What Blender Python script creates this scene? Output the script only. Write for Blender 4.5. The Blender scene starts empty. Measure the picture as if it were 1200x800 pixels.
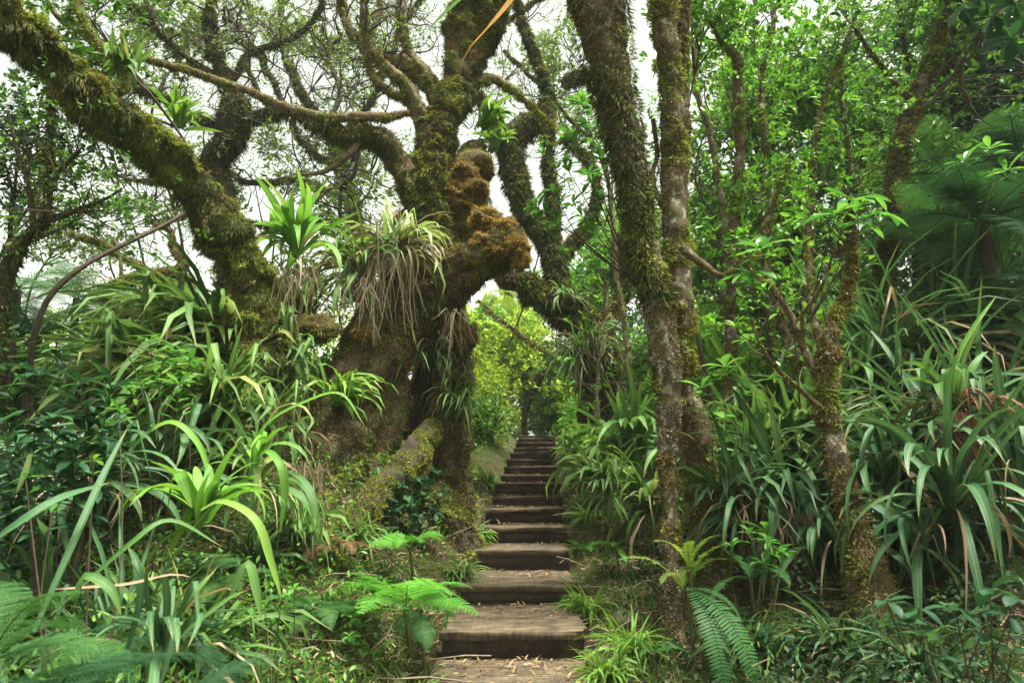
import bpy, math, random
import numpy as np
from mathutils import Vector, Matrix

random.seed(7)
R = np.random.default_rng(11)
SC = bpy.context.scene
COL = SC.collection
rad = math.radians

# ------------------------------------------------------------------ camera
CAM = np.array([0.0, 0.0, 1.3])
FPX = 750.0
TH = math.atan(165.0 / 750.0)
FWD = np.array([0, math.cos(TH), math.sin(TH)])
UPV = np.array([0, -math.sin(TH), math.cos(TH)])
cd = bpy.data.cameras.new('camera')
cd.lens = 36.0 * FPX / 1200.0
cd.sensor_width = 36.0
cd.clip_start = 0.05
cd.clip_end = 2000
cd.dof.use_dof = True
cd.dof.focus_distance = 7.0
cd.dof.aperture_fstop = 3.6
cam = bpy.data.objects.new('camera', cd)
COL.objects.link(cam)
cam.location = CAM
cam.rotation_euler = (math.pi / 2 + TH, 0, 0)
SC.camera = cam

# ------------------------------------------------------------------ light
SUN_EL, SUN_AZ = 74.0, 120.0           # elevation, azimuth from +Y towards +X of where the sun stands
w = bpy.data.worlds.new('World')
SC.world = w
w.use_nodes = True
nt = w.node_tree
nt.nodes.clear()
sky = nt.nodes.new('ShaderNodeTexSky')
sky.sky_type = 'NISHITA'
sky.sun_disc = False
sky.sun_elevation = rad(SUN_EL)
sky.sun_rotation = rad(SUN_AZ)
sky.dust_density = 3.0
bw = nt.nodes.new('ShaderNodeRGBToBW')
tint = nt.nodes.new('ShaderNodeMix'); tint.data_type = 'RGBA'; tint.blend_type = 'MULTIPLY'
tint.inputs[0].default_value = 1.0
tint.inputs[7].default_value = (0.98, 1.0, 0.80, 1)
mixs = nt.nodes.new('ShaderNodeMix'); mixs.data_type = 'RGBA'
mixs.inputs[0].default_value = 0.88   # overcast: nearly all of the blue is gone
bg = nt.nodes.new('ShaderNodeBackground')
bg.inputs[1].default_value = 0.15
wo = nt.nodes.new('ShaderNodeOutputWorld')
nt.links.new(sky.outputs[0], bw.inputs[0])
nt.links.new(bw.outputs[0], tint.inputs[6])
nt.links.new(sky.outputs[0], mixs.inputs[6])
nt.links.new(tint.outputs[2], mixs.inputs[7])
nt.links.new(mixs.outputs[2], bg.inputs[0])
nt.links.new(bg.outputs[0], wo.inputs[0])
sl = bpy.data.lights.new('sun', 'SUN')
sl.energy = 4.0
sl.angle = rad(12)
sl.color = (1.0, 0.97, 0.90)
so = bpy.data.objects.new('sun', sl)
COL.objects.link(so)
sd = Vector((math.sin(rad(SUN_AZ)) * math.cos(rad(SUN_EL)), math.cos(rad(SUN_AZ)) * math.cos(rad(SUN_EL)), math.sin(rad(SUN_EL))))
so.rotation_euler = (-sd).to_track_quat('-Z', 'Y').to_euler()
so.location = (0, 0, 30)
SC.view_settings.view_transform = 'Standard'
SC.view_settings.look = 'None'
SC.view_settings.exposure = 1.9
SC.view_settings.gamma = 1.0
SC.cycles.use_denoising = True
SC.cycles.max_bounces = 7
SC.cycles.diffuse_bounces = 4
SC.cycles.glossy_bounces = 2
SC.cycles.transmission_bounces = 4
SC.cycles.transparent_max_bounces = 4
SC.cycles.volume_bounces = 0
SC.cycles.sample_clamp_indirect = 6.0


def raydir(px, py):
    return FWD + np.array([(px - 600) / FPX, 0, 0]) + UPV * ((400 - py) / FPX)


def P(px, py, Y):
    d = raydir(px, py)
    return CAM + d * (Y / d[1])


def dpt(px, py, Y):
    return Y / raydir(px, py)[1]


def nrm(v):
    v = np.asarray(v, float)
    return v / np.maximum(np.linalg.norm(v, axis=-1, keepdims=True), 1e-9)


# ------------------------------------------------------------------ noise
def _hash(ix, iy, iz, s):
    h = (ix * 374761393 + iy * 668265263 + iz * 2147483647 + s * 1274126177) & 0xFFFFFFFF
    h = ((h ^ (h >> 13)) * 1274126177) & 0xFFFFFFFF
    h = (h ^ (h >> 16)) & 0xFFFFFFFF
    return h / 4294967295.0


def vnoise(p, s=0):
    p = np.asarray(p, float)
    i = np.floor(p).astype(np.int64)
    f = p - i
    f = f * f * (3 - 2 * f)
    out = 0
    for dx in (0, 1):
        for dy in (0, 1):
            for dz in (0, 1):
                wgt = (f[..., 0] if dx else 1 - f[..., 0]) * (f[..., 1] if dy else 1 - f[..., 1]) * (f[..., 2] if dz else 1 - f[..., 2])
                out = out + wgt * _hash(i[..., 0] + dx, i[..., 1] + dy, i[..., 2] + dz, s)
    return out * 2 - 1


def fbm(p, o=4, s=0):
    a, t, q = 0.5, 0, np.asarray(p, float)
    for k in range(o):
        t = t + a * vnoise(q, s + k)
        q = q * 2.03 + 5.1
        a *= 0.5
    return t


# ------------------------------------------------------------------ materials
class NT:
    def __init__(s, name):
        s.m = bpy.data.materials.new(name)
        s.m.use_nodes = True
        s.t = s.m.node_tree
        s.t.nodes.clear()
        s.out = s.n('ShaderNodeOutputMaterial')

    def n(s, k, **kw):
        x = s.t.nodes.new(k)
        for a, b in kw.items():
            setattr(x, a, b)
        return x

    def l(s, a, b):
        s.t.links.new(a, b)

    def ramp(s, fac, stops):
        r = s.n('ShaderNodeValToRGB')
        e = r.color_ramp.elements
        while len(e) < len(stops):
            e.new(0.5)
        for k, (pos, c) in enumerate(stops):
            e[k].position = pos
            e[k].color = (*c, 1)
        s.l(fac, r.inputs[0])
        return r.outputs[0]

    def noise(s, scale, detail=4, rough=0.6, co='Object', stretch=None):
        tc = s.n('ShaderNodeTexCoord')
        o = tc.outputs[co]
        if stretch:
            mp = s.n('ShaderNodeMapping')
            mp.inputs['Scale'].default_value = stretch
            s.l(o, mp.inputs[0])
            o = mp.outputs[0]
        x = s.n('ShaderNodeTexNoise')
        x.inputs['Scale'].default_value = scale
        x.inputs['Detail'].default_value = detail
        x.inputs['Roughness'].default_value = rough
        s.l(o, x.inputs['Vector'])
        return x.outputs[0]

    def mix(s, fac, a, b, mode='MIX'):
        x = s.n('ShaderNodeMix', data_type='RGBA', blend_type=mode)
        for i, v in ((0, fac), (6, a), (7, b)):
            if isinstance(v, (float, int)):
                x.inputs[i].default_value = v
            elif isinstance(v, tuple):
                x.inputs[i].default_value = (*v, 1)
            else:
                s.l(v, x.inputs[i])
        return x.outputs[2]

    def math(s, op, a, b=0.0, c=None):
        x = s.n('ShaderNodeMath', operation=op)
        for i, v in enumerate((a, b) if c is None else (a, b, c)):
            if isinstance(v, (float, int)):
                x.inputs[i].default_value = v
            else:
                s.l(v, x.inputs[i])
        return x.outputs[0]


def leaf_mat(name, stops, transl=0.35, rough=0.45, stripes=False, spec=0.18, tcol=1.3, inst=False, blotch=(0.2, 0.13, 0.04)):
    t = NT(name)
    stops = [(q_, tuple(x * .97 + .03 * sum(c_) / 3 for x in c_)) for q_, c_ in stops]
    if inst:
        rnd = t.n('ShaderNodeObjectInfo').outputs['Random']
    else:
        rnd = t.n('ShaderNodeNewGeometry').outputs['Random Per Island']
    c = t.ramp(rnd, stops)
    nz = t.noise(1.3, 2, co='Object' if not inst else 'Generated')
    c = t.mix(t.math('MULTIPLY', nz, 0.35), c, tuple(x * 0.55 for x in stops[0][1]))
    bump = None
    if stripes:
        uv = t.n('ShaderNodeUVMap')
        sep = t.n('ShaderNodeSeparateXYZ')
        t.l(uv.outputs[0], sep.inputs[0])
        wv = t.math('SINE', t.math('MULTIPLY', sep.outputs[1], 62.0))
        c = t.mix(t.math('MULTIPLY_ADD', wv, 0.12, 0.14), c, tuple(min(1, x * 1.9 + .02) for x in stops[len(stops) // 2][1]))
        mid = t.math('LESS_THAN', t.math('ABSOLUTE', t.math('SUBTRACT', sep.outputs[1], 0.5)), 0.035)
        c = t.mix(t.math('MULTIPLY', mid, 0.5), c, (0.20, 0.27, 0.10))
        # brown blotches and dry tips: wear with a shape of its own
        bl = t.noise(9.0, 3, co='UV')
        tip = t.math('MULTIPLY_ADD', t.math('POWER', sep.outputs[0], 9.0), 0.22, bl)
        f = t.n('ShaderNodeMapRange'); f.inputs[1].default_value = 0.63; f.inputs[2].default_value = 0.72
        t.l(tip, f.inputs[0])
        c = t.mix(t.math('MULTIPLY', f.outputs[0], 0.8), c, blotch)
        b = t.n('ShaderNodeBump'); b.inputs['Strength'].default_value = 0.25; b.inputs['Distance'].default_value = 0.002
        t.l(wv, b.inputs['Height'])
        bump = b.outputs[0]
    p = t.n('ShaderNodeBsdfPrincipled')
    p.inputs['Roughness'].default_value = rough
    p.inputs['Specular IOR Level'].default_value = spec
    t.l(c, p.inputs['Base Color'])
    if bump:
        t.l(bump, p.inputs['Normal'])
    tr = t.n('ShaderNodeBsdfTranslucent')
    t.l(t.mix(1.0, c, (tcol * 1.05, tcol * 1.02, tcol * 0.68), 'MULTIPLY'), tr.inputs[0])
    ms = t.n('ShaderNodeMixShader')
    ms.inputs[0].default_value = transl
    t.l(p.outputs[0], ms.inputs[1])
    t.l(tr.outputs[0], ms.inputs[2])
    t.l(ms.outputs[0], t.out.inputs[0])
    return t.m


def bark_mat(name, dark, light, moss, lichen=0.0, mossiness=0.5, scale=9):
    t = NT(name)
    a = t.noise(scale, 8, 0.7, stretch=(1, 1, 0.45))
    c = t.ramp(a, [(0.3, dark), (0.7, light)])
    m = t.noise(3.2, 5, 0.65)
    f = t.n('ShaderNodeMapRange'); f.inputs[1].default_value = 0.62 - mossiness * 0.3; f.inputs[2].default_value = 0.74 - mossiness * 0.3
    t.l(m, f.inputs[0])
    mc = t.ramp(t.noise(30, 4), [(0.3, tuple(x * 0.55 for x in moss)), (0.75, moss)])
    c = t.mix(t.math('MULTIPLY', f.outputs[0], 0.9), c, mc)
    if lichen:
        v = t.noise(13, 5, 0.7)
        g = t.n('ShaderNodeMapRange'); g.inputs[1].default_value = 0.66 - lichen * 0.12; g.inputs[2].default_value = 0.70 - lichen * 0.12
        t.l(v, g.inputs[0])
        c = t.mix(t.math('MULTIPLY', g.outputs[0], 0.75), c, (0.26, 0.26, 0.19))
    p = t.n('ShaderNodeBsdfPrincipled')
    p.inputs['Roughness'].default_value = 0.9
    p.inputs['Specular IOR Level'].default_value = 0.2
    t.l(c, p.inputs['Base Color'])
    b = t.n('ShaderNodeBump'); b.inputs['Strength'].default_value = 0.9; b.inputs['Distance'].default_value = 0.03
    t.l(t.noise(26, 8, 0.75), b.inputs['Height'])
    t.l(b.outputs[0], p.inputs['Normal'])
    t.l(p.outputs[0], t.out.inputs[0])
    return t.m


def plain_mat(name, stops, scale=10, rough=0.85, stretch=None, bump=0.4, dist=0.01, island=False, detail=7):
    t = NT(name)
    if island:
        c = t.ramp(t.n('ShaderNodeNewGeometry').outputs['Random Per Island'], stops)
    else:
        c = t.ramp(t.noise(scale, detail, 0.65, stretch=stretch), stops)
    p = t.n('ShaderNodeBsdfPrincipled')
    p.inputs['Roughness'].default_value = rough
    p.inputs['Specular IOR Level'].default_value = 0.25
    t.l(c, p.inputs['Base Color'])
    if bump:
        b = t.n('ShaderNodeBump'); b.inputs['Strength'].default_value = bump; b.inputs['Distance'].default_value = dist
        t.l(t.noise(scale * 2.5, 8, 0.7, stretch=stretch), b.inputs['Height'])
        t.l(b.outputs[0], p.inputs['Normal'])
    t.l(p.outputs[0], t.out.inputs[0])
    return t.m


def wood_mat(name, dark, light, grey, stretch=(0.8, 10, 8)):
    t = NT(name)
    a = t.noise(3.0, 9, 0.72, stretch=stretch)
    c = t.ramp(a, [(0.30, dark), (0.5, light), (0.72, grey)])
    ck = t.noise(2.2, 6, 0.8, stretch=(0.5, 26, 20))
    c = t.mix(t.math('MULTIPLY', t.ramp(ck, [(0.60, (0, 0, 0)), (0.66, (1, 1, 1))]), 0.8), c, tuple(x * 0.3 for x in dark))
    st = t.noise(5.5, 5, 0.7)
    c = t.mix(t.math('MULTIPLY', t.ramp(st, [(0.42, (0, 0, 0)), (0.6, (1, 1, 1))]), 0.75), c, tuple(x * 0.5 for x in dark))
    oi = t.n('ShaderNodeObjectInfo')
    c = t.mix(t.math('MULTIPLY', oi.outputs['Random'], 0.35), c, tuple(x * 0.7 for x in light))
    p = t.n('ShaderNodeBsdfPrincipled')
    p.inputs['Roughness'].default_value = 0.88
    p.inputs['Specular IOR Level'].default_value = 0.25
    t.l(c, p.inputs['Base Color'])
    b = t.n('ShaderNodeBump'); b.inputs['Strength'].default_value = 0.8; b.inputs['Distance'].default_value = 0.008
    t.l(t.noise(6.0, 9, 0.75, stretch=stretch), b.inputs['Height'])
    t.l(b.outputs[0], p.inputs['Normal'])
    t.l(p.outputs[0], t.out.inputs[0])
    return t.m


M = {}
M['bark_old'] = bark_mat('old_mossy_bark', (0.035, 0.024, 0.013), (0.20, 0.14, 0.075), (0.11, 0.13, 0.025), 0.6, 0.42)
M['bark_green'] = bark_mat('green_mossy_bark', (0.022, 0.017, 0.010), (0.09, 0.065, 0.034), (0.08, 0.11, 0.02), 0.0, 0.95)
M['bark_dark'] = bark_mat('dark_bark', (0.016, 0.012, 0.009), (0.06, 0.042, 0.026), (0.045, 0.062, 0.015), 0.0, 0.4)
M['bark_brown'] = bark_mat('brown_lichen_bark', (0.032, 0.022, 0.012), (0.13, 0.092, 0.048), (0.085, 0.095, 0.02), 0.85, 0.35, 14)
M['bark_pale'] = bark_mat('pale_bark', (0.10, 0.075, 0.05), (0.26, 0.21, 0.14), (0.10, 0.12, 0.03), 0.6, 0.15, 14)
M['moss'] = leaf_mat('green_moss', [(0, (0.04, 0.055, 0.008)), (0.35, (0.12, 0.15, 0.016)), (0.75, (0.25, 0.29, 0.03)), (1, (0.38, 0.38, 0.07))], 0.35, 0.8, spec=0.1)
M['moss_dark'] = leaf_mat('dark_moss', [(0, (0.018, 0.028, 0.007)), (0.5, (0.045, 0.065, 0.012)), (0.8, (0.09, 0.105, 0.02)), (1, (0.16, 0.12, 0.04))], 0.25, 0.8, spec=0.1)
M['moss_brown'] = leaf_mat('brown_moss', [(0, (0.04, 0.024, 0.010)), (0.4, (0.11, 0.07, 0.025)), (0.7, (0.17, 0.13, 0.035)), (1, (0.29, 0.24, 0.10))], 0.25, 0.85, spec=0.1)
M['moss_orange'] = leaf_mat('rusty_orange_moss', [(0, (0.10, 0.06, 0.015)), (0.45, (0.27, 0.165, 0.035)), (0.8, (0.43, 0.29, 0.07)), (1, (0.34, 0.36, 0.07))], 0.25, 0.85, spec=0.1)
M['flake'] = leaf_mat('pale_lichen_flake', [(0, (0.16, 0.14, 0.09)), (0.6, (0.30, 0.28, 0.20)), (1, (0.45, 0.45, 0.36))], 0.1, 0.9, spec=0.1)
M['moss_core'] = plain_mat('moss_underside', [(0.3, (0.03, 0.018, 0.008)), (0.7, (0.10, 0.055, 0.02))], 20)
M['strap'] = leaf_mat('bright_strap_leaf', [(0, (0.045, 0.14, 0.014)), (0.5, (0.09, 0.24, 0.02)), (0.9, (0.14, 0.31, 0.035)), (1, (0.20, 0.26, 0.05))], 0.33, 0.46, True, inst=True)
M['strap_mid'] = leaf_mat('mid_green_strap_leaf', [(0, (0.028, 0.085, 0.02)), (0.5, (0.055, 0.15, 0.028)), (0.9, (0.10, 0.21, 0.045)), (1, (0.22, 0.22, 0.07))], 0.3, 0.46, True, inst=True)
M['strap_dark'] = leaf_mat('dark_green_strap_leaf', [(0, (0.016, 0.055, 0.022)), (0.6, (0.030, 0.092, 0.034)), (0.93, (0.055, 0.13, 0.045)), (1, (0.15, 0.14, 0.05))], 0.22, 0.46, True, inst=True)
M['strap_pale'] = leaf_mat('pale_strap_leaf', [(0, (0.12, 0.18, 0.06)), (0.6, (0.19, 0.27, 0.09)), (1, (0.30, 0.33, 0.14))], 0.3, 0.4, True, inst=True)
M['dead'] = leaf_mat('dry_straw_leaf', [(0, (0.15, 0.09, 0.045)), (0.5, (0.30, 0.21, 0.12)), (1, (0.44, 0.36, 0.25))], 0.2, 0.7, False, inst=True)
M['dead_red'] = leaf_mat('russet_dead_leaf', [(0, (0.10, 0.045, 0.025)), (1, (0.22, 0.10, 0.055))], 0.2, 0.8, False, inst=True)
M['orange_leaf'] = leaf_mat('orange_dying_leaf', [(0, (0.55, 0.27, 0.05)), (1, (0.62, 0.32, 0.07))], 0.45, 0.5, True, inst=True)
M['litter'] = leaf_mat('leaf_litter', [(0, (0.05, 0.028, 0.014)), (0.5, (0.15, 0.095, 0.045)), (0.85, (0.33, 0.23, 0.12)), (1, (0.42, 0.34, 0.2))], 0.12, 0.8)
M['broad'] = leaf_mat('bright_broad_leaf', [(0, (0.04, 0.14, 0.014)), (0.5, (0.09, 0.25, 0.02)), (1, (0.18, 0.36, 0.035))], 0.38, 0.36)
M['broad_inst'] = leaf_mat('glossy_broad_leaf', [(0, (0.035, 0.13, 0.022)), (0.5, (0.07, 0.21, 0.03)), (1, (0.13, 0.29, 0.045))], 0.38, 0.34, inst=True)
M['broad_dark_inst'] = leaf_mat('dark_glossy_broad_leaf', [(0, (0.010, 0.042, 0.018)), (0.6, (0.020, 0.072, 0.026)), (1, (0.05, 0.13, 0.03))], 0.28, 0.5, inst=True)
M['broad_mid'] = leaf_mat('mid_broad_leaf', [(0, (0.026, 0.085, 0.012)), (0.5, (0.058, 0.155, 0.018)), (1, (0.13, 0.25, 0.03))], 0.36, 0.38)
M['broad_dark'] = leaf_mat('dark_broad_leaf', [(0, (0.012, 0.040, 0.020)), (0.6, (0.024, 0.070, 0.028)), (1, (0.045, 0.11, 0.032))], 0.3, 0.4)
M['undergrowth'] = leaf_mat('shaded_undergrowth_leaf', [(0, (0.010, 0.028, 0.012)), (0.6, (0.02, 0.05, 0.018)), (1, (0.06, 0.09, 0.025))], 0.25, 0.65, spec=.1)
M['creeper'] = leaf_mat('ground_creeper', [(0, (0.012, 0.035, 0.010)), (0.6, (0.03, 0.08, 0.015)), (1, (0.08, 0.15, 0.025))], 0.3, 0.6, spec=.1)
M['broad_yellow'] = leaf_mat('sunlit_yellow_green_leaf', [(0, (0.12, 0.23, 0.018)), (0.5, (0.27, 0.40, 0.03)), (1, (0.44, 0.52, 0.06))], 0.45, 0.45)  # yellow-green foliage, its sunlit glow lifted into the leaf colour
M['olive'] = leaf_mat('olive_small_leaf', [(0, (0.045, 0.085, 0.018)), (0.6, (0.10, 0.17, 0.028)), (1, (0.20, 0.28, 0.05))], 0.45, 0.5)
M['fern'] = leaf_mat('bright_fern', [(0, (0.07, 0.24, 0.025)), (1, (0.13, 0.36, 0.045))], 0.4, 0.55, inst=True)
M['fern_mid'] = leaf_mat('mid_fern', [(0, (0.028, 0.095, 0.022)), (1, (0.06, 0.16, 0.035))], 0.35, 0.55, inst=True)
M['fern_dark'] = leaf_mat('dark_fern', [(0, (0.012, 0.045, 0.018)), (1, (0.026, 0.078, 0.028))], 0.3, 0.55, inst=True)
M['fern_yellow'] = leaf_mat('yellow_fern', [(0, (0.13, 0.22, 0.03)), (1, (0.24, 0.31, 0.06))], 0.45, 0.55, inst=True)
M['fern_brown'] = leaf_mat('brown_dead_fern', [(0, (0.10, 0.062, 0.026)), (1, (0.19, 0.12, 0.05))], 0.3, 0.75, inst=True)
for k_, st_ in (('strap', [(0, (0.05, 0.13, 0.014)), (0.5, (0.10, 0.22, 0.02)), (0.93, (0.16, 0.30, 0.035)), (1, (0.26, 0.30, 0.07))]),
                ('strap_mid', [(0, (0.028, 0.075, 0.018)), (0.5, (0.062, 0.145, 0.026)), (0.9, (0.115, 0.21, 0.042)), (1, (0.24, 0.22, 0.08))]),
                ('strap_dark', [(0, (0.014, 0.050, 0.020)), (0.6, (0.030, 0.092, 0.030)), (0.93, (0.06, 0.14, 0.045)), (1, (0.16, 0.15, 0.05))]),
                ('strap_pale', [(0, (0.12, 0.18, 0.06)), (0.6, (0.20, 0.29, 0.09)), (1, (0.34, 0.38, 0.16))]),
                ('dead', [(0, (0.09, 0.06, 0.03)), (0.5, (0.22, 0.165, 0.09)), (1, (0.40, 0.34, 0.21))]),
                ('dead_red', [(0, (0.10, 0.045, 0.025)), (1, (0.24, 0.11, 0.06))])):
    M[k_ + '_joined'] = leaf_mat(M[k_].name + '_tuft', st_, 0.3, 0.42, k_[0] == 's')
M['stem'] = plain_mat('green_brown_stem', [(0.3, (0.045, 0.055, 0.02)), (0.7, (0.10, 0.09, 0.04))], 14)
M['twig'] = plain_mat('dark_twig', [(0.3, (0.022, 0.016, 0.011)), (0.7, (0.075, 0.052, 0.033))], 18)
M['twig_pale'] = plain_mat('pale_twig', [(0.3, (0.09, 0.065, 0.04)), (0.7, (0.22, 0.17, 0.11))], 18)
M['grass'] = leaf_mat('short_grass', [(0, (0.04, 0.09, 0.015)), (0.5, (0.08, 0.16, 0.022)), (0.85, (0.13, 0.22, 0.035)), (1, (0.24, 0.22, 0.09))], 0.35, 0.6)
M['ground'] = None
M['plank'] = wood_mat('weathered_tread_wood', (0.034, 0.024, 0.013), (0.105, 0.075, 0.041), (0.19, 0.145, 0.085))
M['riser'] = wood_mat('shaded_riser_wood', (0.014, 0.010, 0.006), (0.046, 0.032, 0.019), (0.10, 0.072, 0.045))  # shade on the risers is darkened into the wood colour
M['wire'] = plain_mat('galvanised_wire', [(0.3, (0.09, 0.07, 0.05)), (0.7, (0.22, 0.18, 0.13))], 30, 0.6, bump=0)
M['rock'] = plain_mat('mossy_pale_rock', [(0.35, (0.045, 0.06, 0.015)), (0.52, (0.09, 0.085, 0.04)), (0.75, (0.24, 0.20, 0.12))], 9, dist=0.02)


def ground_mat():
    t = NT('forest_soil')
    a = t.noise(14, 10, 0.75, 'Object')
    c = t.ramp(a, [(0.3, (0.018, 0.012, 0.007)), (0.5, (0.055, 0.036, 0.02)), (0.7, (0.12, 0.08, 0.042))])
    m = t.noise(1.6, 6, 0.7, 'Object')
    f = t.n('ShaderNodeMapRange'); f.inputs[1].default_value = 0.44; f.inputs[2].default_value = 0.56
    t.l(m, f.inputs[0])
    c = t.mix(t.math('MULTIPLY', f.outputs[0], 0.85), c, t.ramp(t.noise(40, 4), [(0.3, (0.02, 0.035, 0.007)), (0.7, (0.06, 0.085, 0.018))]))
    p = t.n('ShaderNodeBsdfPrincipled')
    p.inputs['Roughness'].default_value = 0.95
    p.inputs['Specular IOR Level'].default_value = 0.15
    t.l(c, p.inputs['Base Color'])
    b = t.n('ShaderNodeBump'); b.inputs['Strength'].default_value = 1.0; b.inputs['Distance'].default_value = 0.04
    t.l(t.noise(22, 10, 0.75), b.inputs['Height'])
    t.l(b.outputs[0], p.inputs['Normal'])
    t.l(p.outputs[0], t.out.inputs[0])
    return t.m


M['ground'] = ground_mat()


# ------------------------------------------------------------------ mesh plumbing
class Buf:
    def __init__(s):
        s.v, s.f, s.uv, s.n = [], [], [], 0

    def add(s, v, f, uv=None):
        """v (N,3); f (K,3|4) int array; uv per vertex (N,2) or None"""
        v = np.asarray(v, np.float32)
        f = np.asarray(f, np.int64)
        if len(v) == 0 or len(f) == 0:
            return
        s.v.append(v)
        s.f.append(f + s.n)
        s.uv.append(np.zeros((len(v), 2), np.float32) if uv is None else np.asarray(uv, np.float32))
        s.n += len(v)

    def mesh(s, name, mat, smooth=True, uv=False, org=None):
        me = bpy.data.meshes.new(name)
        if s.v:
            V = np.concatenate(s.v)
            if org is not None:
                V = V - np.asarray(org, np.float32)
            loops = np.concatenate([f.ravel() for f in s.f])
            sizes = np.concatenate([np.full(len(f), f.shape[1]) for f in s.f])
            me.vertices.add(len(V))
            me.vertices.foreach_set('co', V.ravel())
            me.loops.add(len(loops))
            me.loops.foreach_set('vertex_index', loops.astype(np.int32))
            me.polygons.add(len(sizes))
            st = np.concatenate([[0], np.cumsum(sizes)[:-1]]).astype(np.int32)
            me.polygons.foreach_set('loop_start', st)
            me.polygons.foreach_set('loop_total', sizes.astype(np.int32))
            if uv:
                u = me.uv_layers.new(name='UVMap')
                UV = np.concatenate(s.uv)[loops]
                u.data.foreach_set('uv', UV.astype(np.float32).ravel())
            me.update(calc_edges=True)
            if smooth:
                me.polygons.foreach_set('use_smooth', np.ones(len(sizes), bool))
        if mat is not None:
            me.materials.append(mat)
        return me


def link(name, me, parent=None, loc=None, kind=None, label=None):
    o = bpy.data.objects.new(name, me)
    COL.objects.link(o)
    if parent is not None:
        o.parent = parent
    if loc is not None:
        o.location = Vector([float(x) for x in loc])
    if kind:
        o['kind'] = kind
    if label:
        o['label'] = label
    return o


def thing(name, label, cat, loc, group=None):
    o = bpy.data.objects.new(name, None)
    COL.objects.link(o)
    o.empty_display_size = 0.1
    o.location = Vector([float(x) for x in loc])
    o['label'] = label
    o['category'] = cat
    if group:
        o['group'] = group
    return o


def part(name, buf, mat, root, kind=None, label=None, uv=False, smooth=True):
    """a part whose buffer is in world coordinates, stored relative to the root"""
    return link(name, buf.mesh(name, mat, smooth, uv, org=np.array(root.location)), root, kind=kind, label=label)


def catmull(pts, step):
    pts = np.asarray(pts, float)
    if len(pts) < 3:
        n = max(2, int(np.linalg.norm(pts[-1, :3] - pts[0, :3]) / step) + 1)
        t = np.linspace(0, 1, n)[:, None]
        return pts[0] * (1 - t) + pts[-1] * t
    q = np.vstack([2 * pts[0] - pts[1], pts, 2 * pts[-1] - pts[-2]])
    out = []
    for i in range(1, len(q) - 2):
        L = np.linalg.norm(q[i + 1, :3] - q[i, :3])
        n = max(2, int(L / step))
        t = (np.arange(n) / n)[:, None]
        a, b, c, d = q[i - 1], q[i], q[i + 1], q[i + 2]
        out.append(0.5 * (2 * b + (c - a) * t + (2 * a - 5 * b + 4 * c - d) * t ** 2 + (3 * b - a - 3 * c + d) * t ** 3))
    out.append(pts[-1:])
    return np.vstack(out)


def frames(c):
    t = nrm(np.gradient(c, axis=0))
    n = np.zeros_like(c)
    ref = np.array([1.0, 0, 0]) if abs(t[0][0]) < 0.8 else np.array([0, 1.0, 0])
    n[0] = nrm(np.cross(t[0], ref))
    for i in range(1, len(c)):
        v = n[i - 1] - t[i] * np.dot(n[i - 1], t[i])
        n[i] = v / max(np.linalg.norm(v), 1e-9)
    return t, n, np.cross(t, n)


def tube(buf, c, r, seg=6, rough=0.0, nscale=4.0, seed=0, flute=0.0, cap=True, lump=0.0):
    c = np.asarray(c, float)
    r = np.broadcast_to(np.asarray(r, float), (len(c),)).copy()
    t, n, b = frames(c)
    a = np.linspace(0, 2 * math.pi, seg, endpoint=False)
    dirs = n[:, None, :] * np.cos(a)[None, :, None] + b[:, None, :] * np.sin(a)[None, :, None]
    rr = r[:, None] * np.ones((1, seg))
    if rough or flute or lump:
        base = c[:, None, :] + dirs * r[:, None, None]
        if flute:
            s = np.cumsum(np.concatenate([[0], np.linalg.norm(np.diff(c, axis=0), axis=1)]))
            q = np.stack([np.cos(a)[None, :] * 2.2 + 0 * s[:, None], np.sin(a)[None, :] * 2.2 + 0 * s[:, None], s[:, None] * 0.9 + 0 * a[None, :]], -1)
            rr = rr * (1 + flute * fbm(q + seed * 3.3, 3, seed))
        if lump:
            rr = rr * (1 + lump * fbm(base * 1.6 / max(r.mean(), .05) * .35 + seed, 3, seed + 5))
        if rough:
            rr = rr + rough * fbm(base * nscale + seed * 1.7, 4, seed + 9) + (rough * .45) * fbm(base * 22 + seed, 3, seed + 19)
    v = c[:, None, :] + dirs * rr[:, :, None]
    N = len(c)
    i = np.arange(N - 1)[:, None] * seg
    j = np.arange(seg)[None, :]
    k = (j + 1) % seg
    f = np.stack([i + j, i + k, i + seg + k, i + seg + j], -1).reshape(-1, 4)
    vv = v.reshape(-1, 3)
    buf.add(vv, f)
    if cap:
        for e, base in ((0, 0), (N - 1, (N - 1) * seg)):
            cc = len(vv)
            fan = np.stack([np.full(seg, 0), 1 + j[0], 1 + k[0]], -1)
            buf.add(np.vstack([c[e][None], v[e]]), fan if e else fan[:, ::-1])
    return v, dirs


def scatter(buf, tv, tf, O, D, N, L, W, H=None):
    """copies of a small template (u along D, v across, w along N) at O"""
    O, D = np.asarray(O, float), nrm(D)
    N = nrm(N - D * np.sum(N * D, -1, keepdims=True))
    S = np.cross(N, D)
    L = np.broadcast_to(L, (len(O),))
    W = np.broadcast_to(W, (len(O),))
    H = W if H is None else np.broadcast_to(H, (len(O),))
    tv = np.asarray(tv, float)
    v = O[:, None, :] + D[:, None, :] * (tv[None, :, 0:1] * L[:, None, None]) + S[:, None, :] * (tv[None, :, 1:2] * W[:, None, None]) + N[:, None, :] * (tv[None, :, 2:3] * H[:, None, None])
    for fs in tf:
        fs = np.asarray(fs)
        break
    K = len(tv)
    base = (np.arange(len(O)) * K)[:, None, None]
    F = (np.asarray(tf)[None] + base).reshape(-1, np.asarray(tf).shape[1])
    buf.add(v.reshape(-1, 3), F)


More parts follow.
